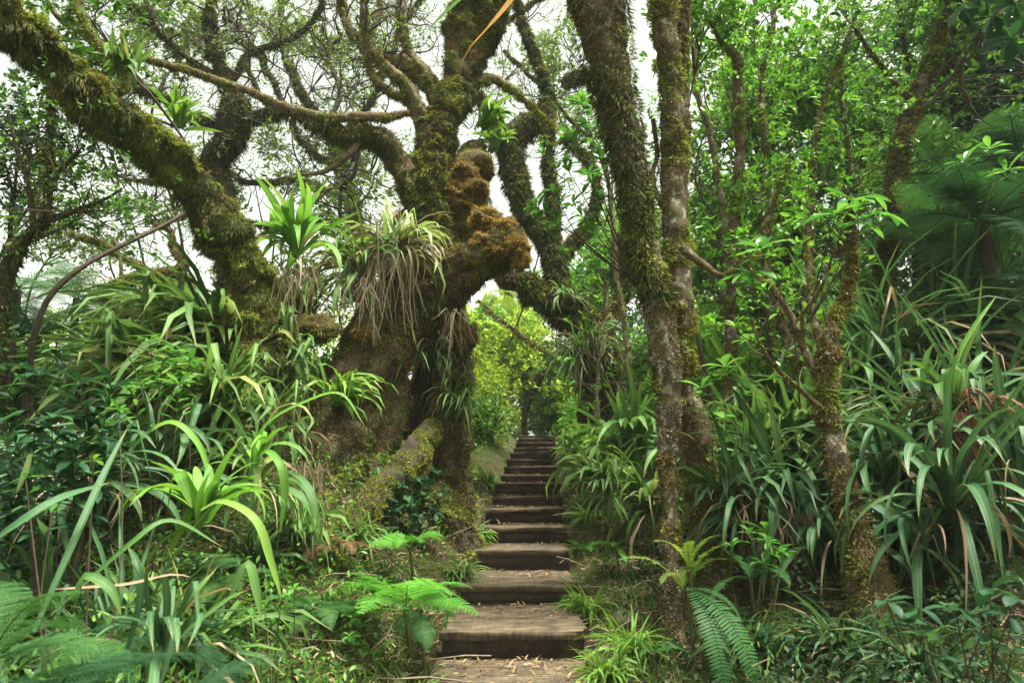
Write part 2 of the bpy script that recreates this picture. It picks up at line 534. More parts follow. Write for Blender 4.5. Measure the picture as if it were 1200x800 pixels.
T_BLADE = ([(0, -.5, 0), (0, .5, 0), (.55, -.38, .12), (.55, .38, .12), (1, 0, -.15)], [(0, 1, 3), (0, 3, 2), (2, 3, 4)])
T_KITE = ([(0, 0, 0), (.42, -.5, .1), (.42, .5, .1), (1, 0, -.25)], [(0, 1, 2), (2, 1, 3)])
T_FOLD = ([(0, 0, 0), (.48, .5, .2), (.48, -.5, .2), (1, 0, -.1)], [(0, 3, 1), (0, 2, 3)])
T_TRI = ([(0, -.5, 0), (0, .5, 0), (1, 0, 0)], [(0, 1, 2)])
T_LEAF = ([(0, 0, 0), (.45, .5, .22), (.45, -.5, .22), (.5, 0, 0), (1, 0, -.15)], [(0, 3, 1), (0, 2, 3), (3, 4, 1), (3, 2, 4)])
T_LEAF2 = ([(0, 0, 0), (.3, .42, .16), (.3, -.42, .16), (.65, .45, .14), (.65, -.45, .14), (.35, 0, 0), (.7, 0, -.03), (1, 0, -.2)],
           [(0, 5, 1), (0, 2, 5), (5, 6, 3), (5, 3, 1), (2, 4, 6), (2, 6, 5), (6, 7, 3), (4, 7, 6)])
T_CURL = ([(0, -.5, 0), (0, .5, 0), (.35, -.5, .5), (.35, .5, .7), (.7, -.4, .4), (.7, .4, .2), (1, 0, .1)], [(0, 1, 3), (0, 3, 2), (2, 3, 5), (2, 5, 4), (4, 5, 6)])


def rvec(n, s=1.0):
    return R.normal(size=(n, 3)) * s


# ------------------------------------------------------------------ stairs profile from the photograph
STEPS = [(740, 518, 685), (686, 540, 675), (644, 553, 667), (618, 562, 664), (596, 569, 661), (581, 577, 659), (566, 581, 656), (556, 587, 653.5),
         (546, 591, 652.5), (538, 594, 651.5), (530, 598, 651), (524, 602, 650.5), (518, 605, 650.5), (513, 607.5, 650.5), (510, 609, 650)]
nose = []
for (py, xl, xr) in STEPS:
    D = FPX * 1.0 / (xr - xl)
    a = CAM + raydir(xl, py) * D
    b = CAM + raydir(xr, py) * D
    nose.append(((a[0] + b[0]) / 2, a[1], a[2]))
nose = np.array(nose)
# smooth out measuring noise in depth while keeping the order
for k in range(1, len(nose)):
    if nose[k, 1] < nose[k - 1, 1] + 0.5:
        nose[k, 1] = nose[k - 1, 1] + 0.5
n0 = np.array([nose[0, 0] - 0.02, nose[0, 1] - 1.05, nose[0, 2] - 0.17])
nose = np.vstack([n0, nose])
PY = np.concatenate([[-6, 1.5], nose[:, 1], [nose[-1, 1] + 4, nose[-1, 1] + 30, 400]])
PZ = np.concatenate([[nose[0, 2] - 0.5, nose[0, 2] - .12], nose[:, 2], [nose[-1, 2] - .15, nose[-1, 2] - 6, nose[-1, 2] - 10]])
PX = np.concatenate([[nose[0, 0]] * 2, nose[:, 0], [nose[-1, 0] + .6, nose[-1, 0] + 3, 8]])


def sstep(a, b, x):
    t = np.clip((x - a) / (b - a), 0, 1)
    return t * t * (3 - 2 * t)


def ground(x, y):
    x, y = np.asarray(x, float), np.asarray(y, float)
    s = np.interp(y, PY, PZ)
    u = x - np.interp(y, PY, PX)
    n = fbm(np.stack([x * .9, y * .9, 0 * x], -1), 4, 3) * 0.22 + fbm(np.stack([x * 4, y * 4, 0 * x], -1), 3, 8) * 0.07
    side = sstep(0.45, 0.75, np.abs(u))
    z = s - 0.24 * (1 - side) - 0.10 * side
    z = z + n * side * (0.35 + 0.65 * sstep(.6, 2, np.abs(u)))
    z = z + sstep(0.5, 1.6, -u) * (0.28 + 0.35 * sstep(5, 9, y)) + sstep(0.5, 2.0, u) * 0.16
    z = z + sstep(1.2, 4.0, -u) * 0.35 * sstep(3.5, 6, y)
    z = z + 0.75 * np.exp(-(((x + 2.5) / 1.3) ** 2 + ((y - 6.6) / 1.2) ** 2)) + sstep(1.3, 4.0, u) * .45
    z = z - np.clip(-u - 5, 0, 60) * 0.22            # the ridge falls away to the left
    z = z + sstep(3.0, 9.0, u) * 2.2 + np.clip(u - 9, 0, 8) * 0.3 - np.clip(u - 25, 0, 200) * .15 # and climbs to the right
    return z


def on_ground(px, Y, dz=0.0):
    x = (px - 600) / FPX * Y
    for _ in range(4):
        z = float(ground(x, Y)) + dz
        D = Y * math.cos(TH) + (z - CAM[2]) * math.sin(TH)
        x = (px - 600) / FPX * D
    return np.array([x, Y, z])


# terrain: one sheet, fine near the camera
def axis(lims):
    out = []
    for a, b, n in lims:
        out.append(np.linspace(a, b, n, endpoint=False))
    return np.concatenate(out + [[lims[-1][1]]])


gx = axis([(-300, -60, 8), (-60, -14, 24), (-14, -5, 45), (-5, 5, 170), (5, 14, 45), (14, 60, 24), (60, 300, 8)])
gy = axis([(-60, -3, 14), (-3, 1, 16), (1, 10, 150), (10, 22, 110), (22, 60, 40), (60, 400, 14)])
X, Y = np.meshgrid(gx, gy)
Z = ground(X, Y)
nb = Buf()
W_ = len(gx)
i, j = np.meshgrid(np.arange(len(gy) - 1), np.arange(W_ - 1), indexing='ij')
f = np.stack([i * W_ + j, i * W_ + j + 1, (i + 1) * W_ + j + 1, (i + 1) * W_ + j], -1).reshape(-1, 4)
nb.add(np.stack([X, Y, Z], -1).reshape(-1, 3), f)
link('forest_floor', nb.mesh('forest_floor', M['ground']), kind='structure')


# ------------------------------------------------------------------ the stairway
def board(cx, cy, cz, wx, wy, wz, mat, parent, name, yaw=0.0, roll=0.0, seed=0, org=None, label=None):
    """a timber with worn edges: wx wide, wy deep, wz thick, centred"""
    g = np.random.default_rng(seed)
    nx = 9
    prof = [(-.5, -.5), (.5, -.5), (.5, .44), (.485, .5), (-.485, .5), (-.5, .44)]
    if wy < wz:
        prof = [(-.5, -.5), (.5, -.5), (.5, .49), (.46, .5), (-.46, .5), (-.5, .49)]
    xs = np.linspace(-.5, .5, nx)
    v = []
    for q, x in enumerate(xs):
        for (a, b) in prof:
            v.append((x * wx + (g.normal() * .012 if q in (0, nx - 1) else 0), a * wy + g.normal() * .003, b * wz + g.normal() * .0022))
    v = np.array(v)
    K = len(prof)
    f = [(q * K + k, q * K + (k + 1) % K, (q + 1) * K + (k + 1) % K, (q + 1) * K + k) for q in range(nx - 1) for k in range(K)]
    c, s = math.cos(yaw), math.sin(yaw)
    v[:, 2] += v[:, 0] * roll
    v = np.stack([v[:, 0] * c - v[:, 1] * s, v[:, 0] * s + v[:, 1] * c, v[:, 2]], -1)
    b = Buf()
    b.add(v, f)
    e0 = v[:K]; e1 = v[-K:]
    idx = np.array([[0, 1, 2, 5], [2, 3, 4, 5]])
    b.add(e0, idx[:, ::-1]); b.add(e1, idx)
    o = link(name, b.mesh(name, mat, smooth=False), parent, np.array([cx, cy, cz]) - org, label=label)
    return o


st = thing('timber_stairway', 'weathered timber steps climbing the forest path, strewn with dry leaves', 'stairs', nose[0])
O0 = np.array(nose[0])
treads = []
for k in range(len(nose)):
    x, y, z = nose[k]
    yb = nose[k + 1, 1] if k + 1 < len(nose) else y + 1.0
    xb = nose[k + 1, 0] if k + 1 < len(nose) else x
    wdt = 1.0 if k else 1.06
    zp = nose[k - 1, 2] if k else z - .2
    yaw = random.uniform(-.03, .03)
    roll = random.uniform(-.018, .018)
    if k == 2:
        yaw = 0.035; roll = 0.0
    hgt = z - zp
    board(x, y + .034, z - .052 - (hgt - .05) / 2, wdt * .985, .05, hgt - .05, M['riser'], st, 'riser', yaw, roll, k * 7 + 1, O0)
    dep = yb - y + .02
    npl = 3 if dep > .85 else 2
    pw = dep / npl
    if k in (1, 2, 3):
        pw_list = [.17, (dep - .17) * .5, (dep - .17) * .5]
    else:
        pw_list = [.15, dep - .15]
    yy = y - .015
    for q, pw in enumerate(pw_list):
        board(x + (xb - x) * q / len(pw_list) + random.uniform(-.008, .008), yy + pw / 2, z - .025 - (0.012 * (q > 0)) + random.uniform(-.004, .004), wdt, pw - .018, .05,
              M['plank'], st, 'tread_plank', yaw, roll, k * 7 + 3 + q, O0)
        yy += pw
    treads.append((x, y, z, yb, wdt, yaw))
    if k <= 3:      # wire netting stapled over the nearest treads
        wb = Buf()
        y0, y1 = y - .024, yb - .05
        t_ = .0007
        for xx in np.arange(-wdt / 2 + .03, wdt / 2 - .03, .045):
            c = np.array([[x + xx + g_, yq, zq] for g_, yq, zq in ((0, y0, z - .06), (0, y0, z + .004), (random.uniform(-.004, .004), (y0 + y1) / 2, z + .0045), (0, y1, z + .004))])
            tube(wb, c, t_, 3, cap=False)
        for yq in np.arange(y0 + .02, y1, .045):
            c = np.array([[x - wdt / 2 + .03, yq, z + .004], [x, yq + random.uniform(-.004, .004), z + .006], [x + wdt / 2 - .03, yq, z + .004]])
            tube(wb, c, t_, 3, cap=False)
        link('wire_netting', wb.mesh('wire_netting', M['wire'], org=O0), st, kind='stuff')
# side boards / stakes right of the lower steps
for k in (2, 4):
    x, y, z = nose[k]
    board(x + .53, y + .10, z - .16, .035, .09, .34, M['plank'], st, 'stake', 0, 0, k + 90, O0)


# ------------------------------------------------------------------ trees
def px_limb(pts):
    """[(px,py,Y,diameter_px)] -> (n,4) world xyz+radius"""
    out = np.array([[*P(a, b, c), 0.5 * d / FPX * dpt(a, b, c)] for a, b, c, d in pts])
    out[:, 3] = np.maximum(out[:, 3] * .78, out[:, 3] - .028)      # the moss makes up the rest
    return out


def moss_on(buf, v, dirs, n, L, W, droop=0.6, bias=None, tmpl=T_KITE, cover=0.5, seed=1, lump=.10, patch=2.0):
    """blades over a tube surface"""
    N, S, _ = v.shape
    i = R.random(n) * (N - 1)
    j = R.random(n) * S
    i0 = i.astype(int); j0 = j.astype(int) % S
    fi = (i - i0)[:, None]; fj = (j - np.floor(j))[:, None]
    i1 = np.minimum(i0 + 1, N - 1); j1 = (j0 + 1) % S
    p = (v[i0, j0] * (1 - fj) + v[i0, j1] * fj) * (1 - fi) + (v[i1, j0] * (1 - fj) + v[i1, j1] * fj) * fi
    d = nrm(dirs[i0, j0] * (1 - fj) + dirs[i0, j1] * fj)
    m = fbm(p * patch + seed * 7, 3, seed) > (0.35 - cover * 0.75)
    m &= np.sum(d * nrm(CAM - p), -1) > -.3
    p, d = p[m], d[m]
    k = len(p)
    if not k:
        return
    h = np.clip(fbm(p * 8.5 + seed, 3, seed + 2) + .08, 0, 1) * lump
    p = p + d * (h * R.uniform(.25, 1.0, k))[:, None]
    dn = np.array([0, 0, -1.0])
    under = np.clip(-d[:, 2], 0, 1)[:, None]
    D = d * (0.75 - .3 * under) + dn * (droop + .6 * under) + rvec(k, 0.38)
    clump = 0.6 + 0.9 * np.clip(fbm(p * 9, 2, seed + 3) + .5, 0, 1)
    ll = L * R.uniform(.5, 1.5, k) * clump * (1 + .7 * under[:, 0])
    scatter(buf, *tmpl, p - d * .004, D, d + rvec(k, .4), ll, W * R.uniform(.7, 1.4, k))


def grow(polys, tips, p, d, L, r, lev, gnarl, up, kids=3, n=6, minlen=.05):
    pts = [p]
    for _ in range(n):
        d = nrm(d + R.normal(size=3) * gnarl + np.array([0, 0, up]))
        p = p + d * L / n
        pts.append(p)
    pts = np.array(pts)
    rr = np.linspace(r, r * .45, len(pts))
    polys.append((pts, rr))
    if lev <= 0:
        tips.append((p, d))
        return
    for k in range(kids):
        q = R.integers(max(1, n // 3), n + 1)
        side = nrm(np.cross(d, R.normal(size=3)))
        grow(polys, tips, pts[q], nrm(d * .75 + side * R.uniform(.5, 1.1)), L * R.uniform(.5, .75), rr[q] * .6, lev - 1, gnarl, up, kids, n)
    grow(polys, tips, pts[-1], d, L * .6, rr[-1], lev - 1, gnarl, up, kids, n)


def twig_buf(polys, smin=3):
    b = Buf()
    for pts, rr in polys:
        tube(b, pts, np.maximum(rr, .0015), 5 if rr[0] > .02 else (4 if rr[0] > .008 else 3), cap=False)
    return b


def rosettes(buf, P0, D0, k, L, W, tmpl=T_LEAF, spread=(.5, 1.3), jitter=0.02, droop=.15):
    """k leaves round each tip"""
    P0, D0 = np.asarray(P0), nrm(D0)
    n = len(P0)
    if not n:
        return
    O = np.repeat(P0, k, 0) + rvec(n * k, jitter)
    A = np.repeat(D0, k, 0)
    side = nrm(np.cross(A, rvec(n * k)))
    s = R.uniform(*spread, n * k)[:, None]
    D = nrm(A + side * s) + np.array([0, 0, -droop])
    N = nrm(A * 1.0 + np.array([0, 0, .6]) + rvec(n * k, .25))
    l = L * R.uniform(.6, 1.25, n * k)
    scatter(buf, *tmpl, O, D, N, l, W * l / L * R.uniform(.8, 1.2, n * k))


def tree(name, label, limbs, bark='bark_old', moss=None, cat='tree', twigs=None, leaf=None, group=None, seg=14, rough=.03, flute=.25, lump=.25, root_at=0, extra_moss=None):
    """limbs: list of (partname, [(px,py,Y,dpx)...], opts)"""
    first = px_limb(limbs[0][1])
    root = thing(name, label, cat, first[0, :3], group)
    MB = {}
    polys, tips = [], []
    for li, lm in enumerate(limbs):
        pn, pts = lm[0], lm[1]
        op = lm[2] if len(lm) > 2 else {}
        wp = px_limb(pts)
        rm = wp[:, 3].mean()
        if pn in ('trunk', 'stem') and (li == 0 or pn == 'stem'):
            g0 = float(ground(wp[0, 0], wp[0, 1]))
            if wp[0, 2] > g0 - .1:
                wp = np.vstack([[wp[0, 0], wp[0, 1], g0 - .2, wp[0, 3] * 1.15], wp])
        elif pn == 'root':
            e = wp[-1].copy()
            e[:2] += (wp[-1, :2] - wp[-2, :2]) * .5
            e[2] = min(e[2], float(ground(e[0], e[1])) - .1)
            wp = np.vstack([wp, e])
        c = catmull(wp, op.get('fine') or (max(.02, min(.04, rm * .35)) if rm > .03 else .05))
        if op.get('wob', 0):
            c[:, :3] += np.stack([fbm(c[:, :3] * 2.5 + q * 9, 3, li + q) for q in range(3)], -1) * op['wob']
        b = Buf()
        sg = op.get('seg', seg if rm > .05 else 8)
        ro = min(rough, rm * .35)
        v, dirs = tube(b, c[:, :3], np.maximum(c[:, 3], .003), sg, ro, 5.0 / max(rm, .08) * .35 + 2, li + 3, flute if rm > .06 else .1, lump=lump)
        part(pn, b, M[op.get('bark', bark)], root)
        for mi, (mk, den, ml, mw, dr_, cov, pt) in enumerate(op.get('moss', moss) or []):
            area = 2 * math.pi * rm * np.linalg.norm(np.diff(c[:, :3], axis=0), axis=1).sum()
            moss_on(MB.setdefault(mk, Buf()), v, dirs, int(area * den), ml * min(1, max(.35, rm / .055)), mw * 1.25, dr_, cover=cov, seed=li * 5 + mi + 1, patch=pt, tmpl=T_TRI, lump=min(.15, rm * .9) * (.25 if mk == 'flake' else 1))
        tw = op.get('twigs', twigs)
        if tw:
            L_tot = len(c)
            for _ in range(tw['n']):
                q = int(L_tot * R.uniform(tw.get('from', .3), .99))
                dd = nrm(dirs[q, R.integers(dirs.shape[1])] + nrm(np.gradient(c[:, :3], axis=0))[q] * tw.get('along', .5) + np.array([0, 0, tw.get('lift', .3)]))
                grow(polys, tips, c[q, :3], dd, tw['L'] * R.uniform(.6, 1.3), min(tw['r'], c[q, 3] * .7), tw.get('lev', 2), tw.get('gnarl', .22), tw.get('up', .03), tw.get('kids', 2))
    if polys:
        part('twigs', twig_buf(polys), M[(twigs or {}).get('mat', 'twig')], root, 'stuff')
    for mk, mb in MB.items():
        if mb.n:
            part({'moss': 'moss', 'moss_dark': 'dark_moss', 'moss_brown': 'brown_moss', 'flake': 'lichen'}.get(mk, 'moss'), mb, M[mk], root, 'stuff')
    if leaf and tips:
        lb = Buf()
        tp = np.array([t[0] for t in tips]); td = np.array([t[1] for t in tips])
        keep = R.random(len(tp)) < leaf.get('keep', 1)
        rosettes(lb, tp[keep], td[keep], leaf.get('k', 7), leaf['L'], leaf['W'], leaf.get('T', T_LEAF), leaf.get('spread', (.5, 1.4)), leaf.get('jit', .02), leaf.get('droop', .15))
        part('crown', lb, M[leaf['mat']], root, 'stuff')
    return root


def cushion(root, px, py, Y, rpx, squash=.8, mat='moss_orange', n=3200, label='rusty orange shaggy moss cushion', L=.034):
    c = P(px, py, Y)
    r = rpx / FPX * dpt(px, py, Y)
    d = nrm(rvec(900))
    nu, nv = 18, 12
    th = np.linspace(0, 2 * math.pi, nu, endpoint=False)
    ph = np.linspace(.05, math.pi - .05, nv)
    T, Q = np.meshgrid(th, ph)
    S = np.stack([np.sin(Q) * np.cos(T), np.sin(Q) * np.sin(T), np.cos(Q)], -1)
    r = r * .80
    rad_ = r * (1 + .75 * fbm(S * 1.9 + px * .1, 3, int(px)))
    V = c + S * rad_[..., None] * .85 * np.array([1, 1, squash])
    b = Buf()
    ii, jj = np.meshgrid(np.arange(nv - 1), np.arange(nu), indexing='ij')
    kk = (jj + 1) % nu
    b.add(V.reshape(-1, 3), np.stack([ii * nu + jj, (ii + 1) * nu + jj, (ii + 1) * nu + kk, ii * nu + kk], -1).reshape(-1, 4))
    D = nrm(rvec(n))
    R0 = r * (1 + .75 * fbm(D * 1.9 + px * .1, 3, int(px)))
    O = c + D * R0[:, None] * .84 * np.array([1, 1, squash])
    b2 = Buf()
    shelf = .6 + .6 * (np.sin(D[:, 2] * 11) > -.2)
    scatter(b2, *T_BLADE, O, D * .9 + np.array([0, 0, -.25]) + rvec(n, .35), D + rvec(n, .3), L * R.uniform(.5, 1.4, n) * shelf, .007)
    o = part('moss_cushion', b, M['moss_core'], root, label=label)
    o2 = link('moss_fuzz', b2.mesh('moss_fuzz', M[mat], org=np.array(root.location)), o, kind='stuff')
    return o


# layers: material, blades per square metre, length, width, droop, cover, patch frequency
MG = [('moss', 11000, .028, .009, .6, .55, 2.5), ('moss_dark', 5500, .045, .009, .9, .75, 2), ('moss_brown', 3600, .025, .009, .3, .5, 4)]
M_OLD = [('moss_brown', 7500, .022, .012, .3, .75, 3), ('moss', 4600, .024, .010, .4, .42, 2.5), ('flake', 4500, .015, .012, .1, .5, 3.5), ('moss_dark', 1800, .06, .012, 1.1, .45, 2)]
M_BRN = [('moss_brown', 9000, .026, .010, .5, .62, 3.5), ('moss', 8000, .028, .010, .5, .5, 3), ('flake', 2500, .013, .011, .1, .35, 5)]
M_DRK = [('moss_dark', 4200, .055, .012, .9, .8, 2.5), ('moss', 1500, .04, .012, .5, .4, 3)]
M_HVY = [('moss', 16000, .032, .0085, .6, .60, 2.2), ('moss_dark', 7000, .042, .009, 1.0, .7, 2.5), ('moss_brown', 3000, .026, .009, .5, .5, 3)]
MG_thin = [('moss', 7500, .028, .009, .5, .52, 4), ('moss_brown', 4000, .02, .009, .4, .5, 4)]

# A: the big gnarled tree left of the steps
A = tree('gnarled_tree', 'huge gnarled moss-covered tree with orange moss cushions, left of the steps', [
    ('trunk', [(292, 640, 6.0, 100), (335, 590, 6.4, 112), (386, 540, 6.85, 134), (418, 490, 7.1, 108), (434, 430, 7.2, 90), (460, 372, 7.3, 84), (506, 334, 7.3, 68), (556, 310, 7.2, 52), (602, 290, 7.0, 44), (618, 285, 6.95, 26)], dict(seg=56, fine=.022, moss=M_OLD)),
    ('limb', [(492, 350, 7.35, 60), (506, 300, 7.4, 52), (507, 240, 7.45, 46), (507, 185, 7.5, 44), (520, 140, 7.6, 46), (541, 90, 7.7, 48), (556, 40, 7.8, 54), (566, -10, 7.8, 58), (560, -70, 7.9, 56)], dict(seg=18, moss=[(a_, b_ * 1.15, c_, d_, e_, min(.95, f_ + .2), g_) for a_, b_, c_, d_, e_, f_, g_ in MG])),
    ('limb', [(530, 325, 7.6, 52), (545, 270, 7.75, 46), (548, 225, 7.8, 48), (552, 190, 7.85, 44), (560, 168, 7.9, 20)], dict(seg=16)),
    ('limb', [(500, 245, 7.4, 36), (478, 205, 7.35, 34), (458, 175, 7.3, 28), (436, 158, 7.2, 26), (405, 158, 7.1, 24), (385, 148, 7.1, 20)], dict(seg=16, wob=.05)),
    ('branch', [(478, 132, 7.3, 8), (455, 137, 7.2, 13), (425, 140, 7.1, 15), (395, 142, 7.0, 15), (350, 130, 6.8, 14), (315, 117, 6.7, 13), (285, 105, 6.6, 12), (240, 92, 6.4, 11), (195, 78, 6.2, 11), (150, 62, 6.0, 10), (105, 45, 5.8, 9), (65, 15, 5.6, 8), (50, -20, 5.5, 8)], dict(moss=[('moss', 7000, .026, .009, .5, .5, 4), ('moss_brown', 5000, .02, .009, .4, .5, 4)], wob=.07)),
    ('branch', [(502, 165, 7.55, 26), (488, 125, 7.5, 20), (470, 98, 7.4, 18), (445, 72, 7.3, 15), (428, 40, 7.3, 12), (424, 0, 7.2, 10), (430, -40, 7.2, 9)], dict(moss=MG_thin, wob=.06, twigs=dict(n=14, L=.6, r=.018, lev=2, gnarl=.3, lift=.3))),
    ('branch', [(495, 145, 7.5, 18), (478, 118, 7.6, 14), (452, 105, 7.7, 12), (436, 88, 7.8, 10), (430, 50, 7.9, 9), (445, 10, 8, 8), (440, -30, 8, 7)], dict(moss=MG_thin, wob=.06, twigs=dict(n=14, L=.6, r=.014, lev=2, gnarl=.3, lift=.3))),
    ('branch', [(520, 140, 7.6, 30), (500, 90, 7.7, 20), (478, 60, 7.8, 16), (470, 20, 7.9, 12), (478, -30, 8, 10)], dict(moss=MG_thin, wob=.05, twigs=dict(n=14, L=.6, r=.014, lev=2, gnarl=.3, lift=.3))),
    ('branch', [(524, 135, 7.6, 26), (505, 105, 7.7, 22), (480, 80, 7.8, 22), (450, 68, 7.9, 20), (425, 50, 8, 14), (405, 20, 8, 12), (395, -30, 8, 10)], dict(wob=.05, moss=MG_thin, twigs=dict(n=14, L=.6, r=.014, lev=2, gnarl=.3, lift=.3))),
    ('branch', [(432, 150, 7.2, 14), (405, 185, 7.1, 10), (380, 200, 7.1, 7), (350, 205, 7, 5)], dict(wob=.04, moss=None)),
    ('branch', [(545, 100, 7.7, 22), (575, 92, 7.8, 16), (600, 103, 7.9, 11), (620, 122, 8, 9), (638, 140, 8, 7)], dict(wob=.04, moss=MG_thin)),
    ('stem', [(526, 330, 7.6, 30), (533, 380, 7.6, 34), (537, 430, 7.6, 32), (537, 490, 7.6, 30), (540, 560, 7.6, 32), (536, 620, 7.5, 40), (530, 660, 7.4, 52)], dict(seg=18, bark='bark_brown', moss=M_OLD)),
    ('root', [(506, 498, 7.2, 28), (478, 540, 6.7, 36), (438, 588, 6.1, 38), (404, 632, 5.6, 42), (376, 676, 5.15, 46)], dict(seg=24, wob=.05, bark='bark_dark', moss=[('moss', 12000, .018, .010, .2, .8, 2), ('moss_brown', 5000, .018, .01, .2, .5, 3)])),
    ('root', [(400, 560, 6.9, 70), (350, 552, 6.7, 56), (300, 556, 6.6, 38), (262, 575, 6.5, 26)], dict(seg=16)),
    ('root', [(530, 600, 7.4, 34), (520, 630, 7.1, 24), (505, 660, 6.9, 18)], dict(seg=12)),
    ('stem', [(502, 350, 7.9, 34), (509, 400, 8.0, 24), (505, 460, 8.1, 18), (514, 540, 8.1, 22), (508, 640, 8.0, 30)], dict(seg=12, bark='bark_dark', moss=M_DRK)),  # rear stem added to keep the hollow dark
    ('root', [(432, 480, 7.05, 30), (412, 540, 6.6, 36), (382, 585, 6.1, 38), (345, 625, 5.6, 38), (300, 660, 5.3, 32)], dict(seg=20, wob=.08)),
    ('root', [(370, 545, 6.8, 40), (330, 575, 6.6, 36), (290, 640, 6.3, 34)], dict(seg=16, wob=.08)),
    ('root', [(470, 640, 7.1, 60), (500, 600, 7.2, 70), (530, 620, 7.1, 50)], dict(seg=14, bark='bark_dark')),
], moss=MG, rough=.07, flute=.55, lump=.55, leaf=dict(L=.058, W=.026, mat='olive', k=6, keep=.5, jit=.05))
for a in ((545, 205, 7.55, 26, .6), (556, 222, 7.5, 24, .6), (538, 238, 7.5, 24, .6), (568, 258, 7.1, 26, .7), (592, 266, 7.0, 20, .7), (604, 290, 6.85, 22, .8), (584, 296, 6.9, 20, .6), (566, 284, 6.95, 18, .8), (528, 222, 7.45, 14, .8), (610, 306, 6.85, 13, 1.3)):
    cushion(A, *a)
cushion(A, 556, 196, 7.7, 34, .7, 'moss', 2600, 'green shaggy moss cushion in the fork')
cushion(A, 424, 336, 6.8, 24, 1.1, 'moss_brown', 2200, 'brown shaggy moss cushion')
cushion(A, 425, 390, 6.7, 13, .8, 'moss_orange', 1200)
cushion(A, 372, 386, 6.5, 32, .7, 'moss', 3000, 'low green moss cushion beside the trunk')
cushion(A, 545, 395, 7.2, 24, .9, 'moss_brown', 1800, 'brown moss clump on the second stem')

# B: the thick mossy trunk leaning out of the top left corner
tree('leaning_tree', 'thick shaggy green-mossed trunk leaning from the bank to the top left corner', [
    ('trunk', [(300, 505, 6.3, 110), (303, 445, 6.25, 84), (306, 390, 6.2, 70), (298, 335, 6.05, 50), (268, 275, 5.8, 52), (225, 215, 5.5, 52), (170, 160, 5.1, 50), (110, 118, 4.75, 52), (55, 62, 4.4, 56), (0, 20, 4.1, 56), (-70, -30, 3.8, 56)], dict(seg=22)),
    ('branch', [(120, 125, 4.8, 20), (150, 90, 4.9, 16), (110, 45, 4.9, 14), (90, 0, 4.9, 12), (95, -40, 4.9, 12)], dict(moss=MG_thin, wob=.04)),
    ('branch', [(300, 380, 6.0, 40), (270, 372, 5.9, 22), (240, 395, 5.9, 16)], {}),
], bark='bark_green', moss=M_HVY, rough=.10, lump=.6)

# branches reaching across the sky behind B
tree('spreading_tree', 'thin-branched mossy tree spreading across the pale sky behind the leaning trunk', [
    ('trunk', [(250, 560, 9.5, 45), (262, 440, 9.4, 40), (272, 330, 9.3, 34), (262, 240, 9.2, 32), (250, 190, 9.2, 34), (268, 165, 9.1, 40), (276, 125, 9.0, 36), (268, 100, 9.0, 22), (255, 70, 9, 16), (245, 20, 9, 13), (250, -40, 9, 12)], dict(seg=12)),
    ('branch', [(272, 140, 9.0, 20), (300, 136, 9.0, 17), (340, 132, 9, 15), (380, 150, 9, 14), (420, 165, 9, 12), (450, 178, 9.1, 10)], dict(wob=.08)),
    ('branch', [(270, 145, 9.1, 18), (235, 142, 9.0, 14), (200, 120, 9, 12), (160, 105, 8.9, 9), (120, 70, 8.8, 8), (100, 30, 8.8, 7)], dict(wob=.08)),
    ('branch', [(258, 90, 9, 12), (210, 60, 8.8, 9), (180, 30, 8.6, 8), (140, -10, 8.5, 7)], dict(wob=.08)),
    ('branch', [(262, 100, 9, 12), (300, 60, 9.1, 9), (340, 45, 9.2, 8), (370, 20, 9.3, 7), (380, -30, 9.3, 6)], dict(wob=.08)),
    ('branch', [(320, 133, 9, 8), (290, 80, 9, 7), (296, 40, 9.1, 5), (262, 20, 9.1, 4)], dict(wob=.06)),
    ('branch', [(420, 165, 9, 9), (415, 200, 9, 7), (400, 225, 9, 6), (398, 262, 9, 5)], dict(wob=.06, moss=None)),
    ('branch', [(380, 150, 9, 9), (400, 110, 9.2, 8), (385, 70, 9.4, 6), (400, 40, 9.5, 5)], dict(wob=.06, moss=None)),
], bark='bark_dark', moss=M_DRK,
    twigs=dict(n=17, L=.75, r=.018, lev=2, gnarl=.38, lift=.1, kids=2), leaf=dict(L=.062, W=.028, mat='olive', k=7, keep=.5, jit=.05))

tree('tangled_tree', 'far tree with a tangle of thin twisted branches against the pale sky at the top', [
    ('trunk', [(455, 520, 13, 30), (440, 400, 13, 26), (425, 300, 13, 24), (405, 210, 13, 20), (380, 150, 13, 16), (340, 80, 13, 12), (330, 0, 13, 9), (335, -40, 13, 8)], dict(seg=10, wob=.1)),
    ('branch', [(410, 230, 13, 14), (340, 210, 12.8, 11), (290, 215, 12.6, 9), (240, 190, 12.5, 8), (180, 215, 12.4, 6), (120, 200, 12.4, 5)], dict(wob=.15)),
    ('branch', [(400, 200, 13, 12), (350, 160, 13, 9), (300, 60, 13, 8), (230, 40, 13, 6), (160, 40, 13, 5)], dict(wob=.15)),
    ('branch', [(390, 170, 13, 12), (440, 110, 13, 9), (470, 30, 13, 8), (510, -20, 13, 6)], dict(wob=.15)),
    ('branch', [(425, 300, 13, 14), (480, 230, 13.2, 10), (560, 60, 13.4, 9), (600, 20, 13.5, 7), (660, -20, 13.5, 6)], dict(wob=.15)),
    ('branch', [(430, 290, 13, 12), (380, 260, 13, 9), (320, 270, 13, 7), (250, 250, 13, 6), (170, 262, 13, 5)], dict(wob=.15)),
    ('branch', [(590, 60, 13.4, 7), (650, 120, 13.4, 6), (690, 160, 13.4, 5), (720, 140, 13.4, 4)], dict(wob=.12)),
], bark='bark_dark', moss=[('moss_dark', 1800, .05, .018, .7, .6, 2.5), ('moss', 900, .05, .016, .5, .5, 3)],
    twigs=dict(n=15, L=1.1, r=.022, lev=2, gnarl=.4, lift=.1, kids=2, **{'from': .35}), leaf=dict(L=.08, W=.037, mat='olive', k=7, keep=.5, jit=.07))

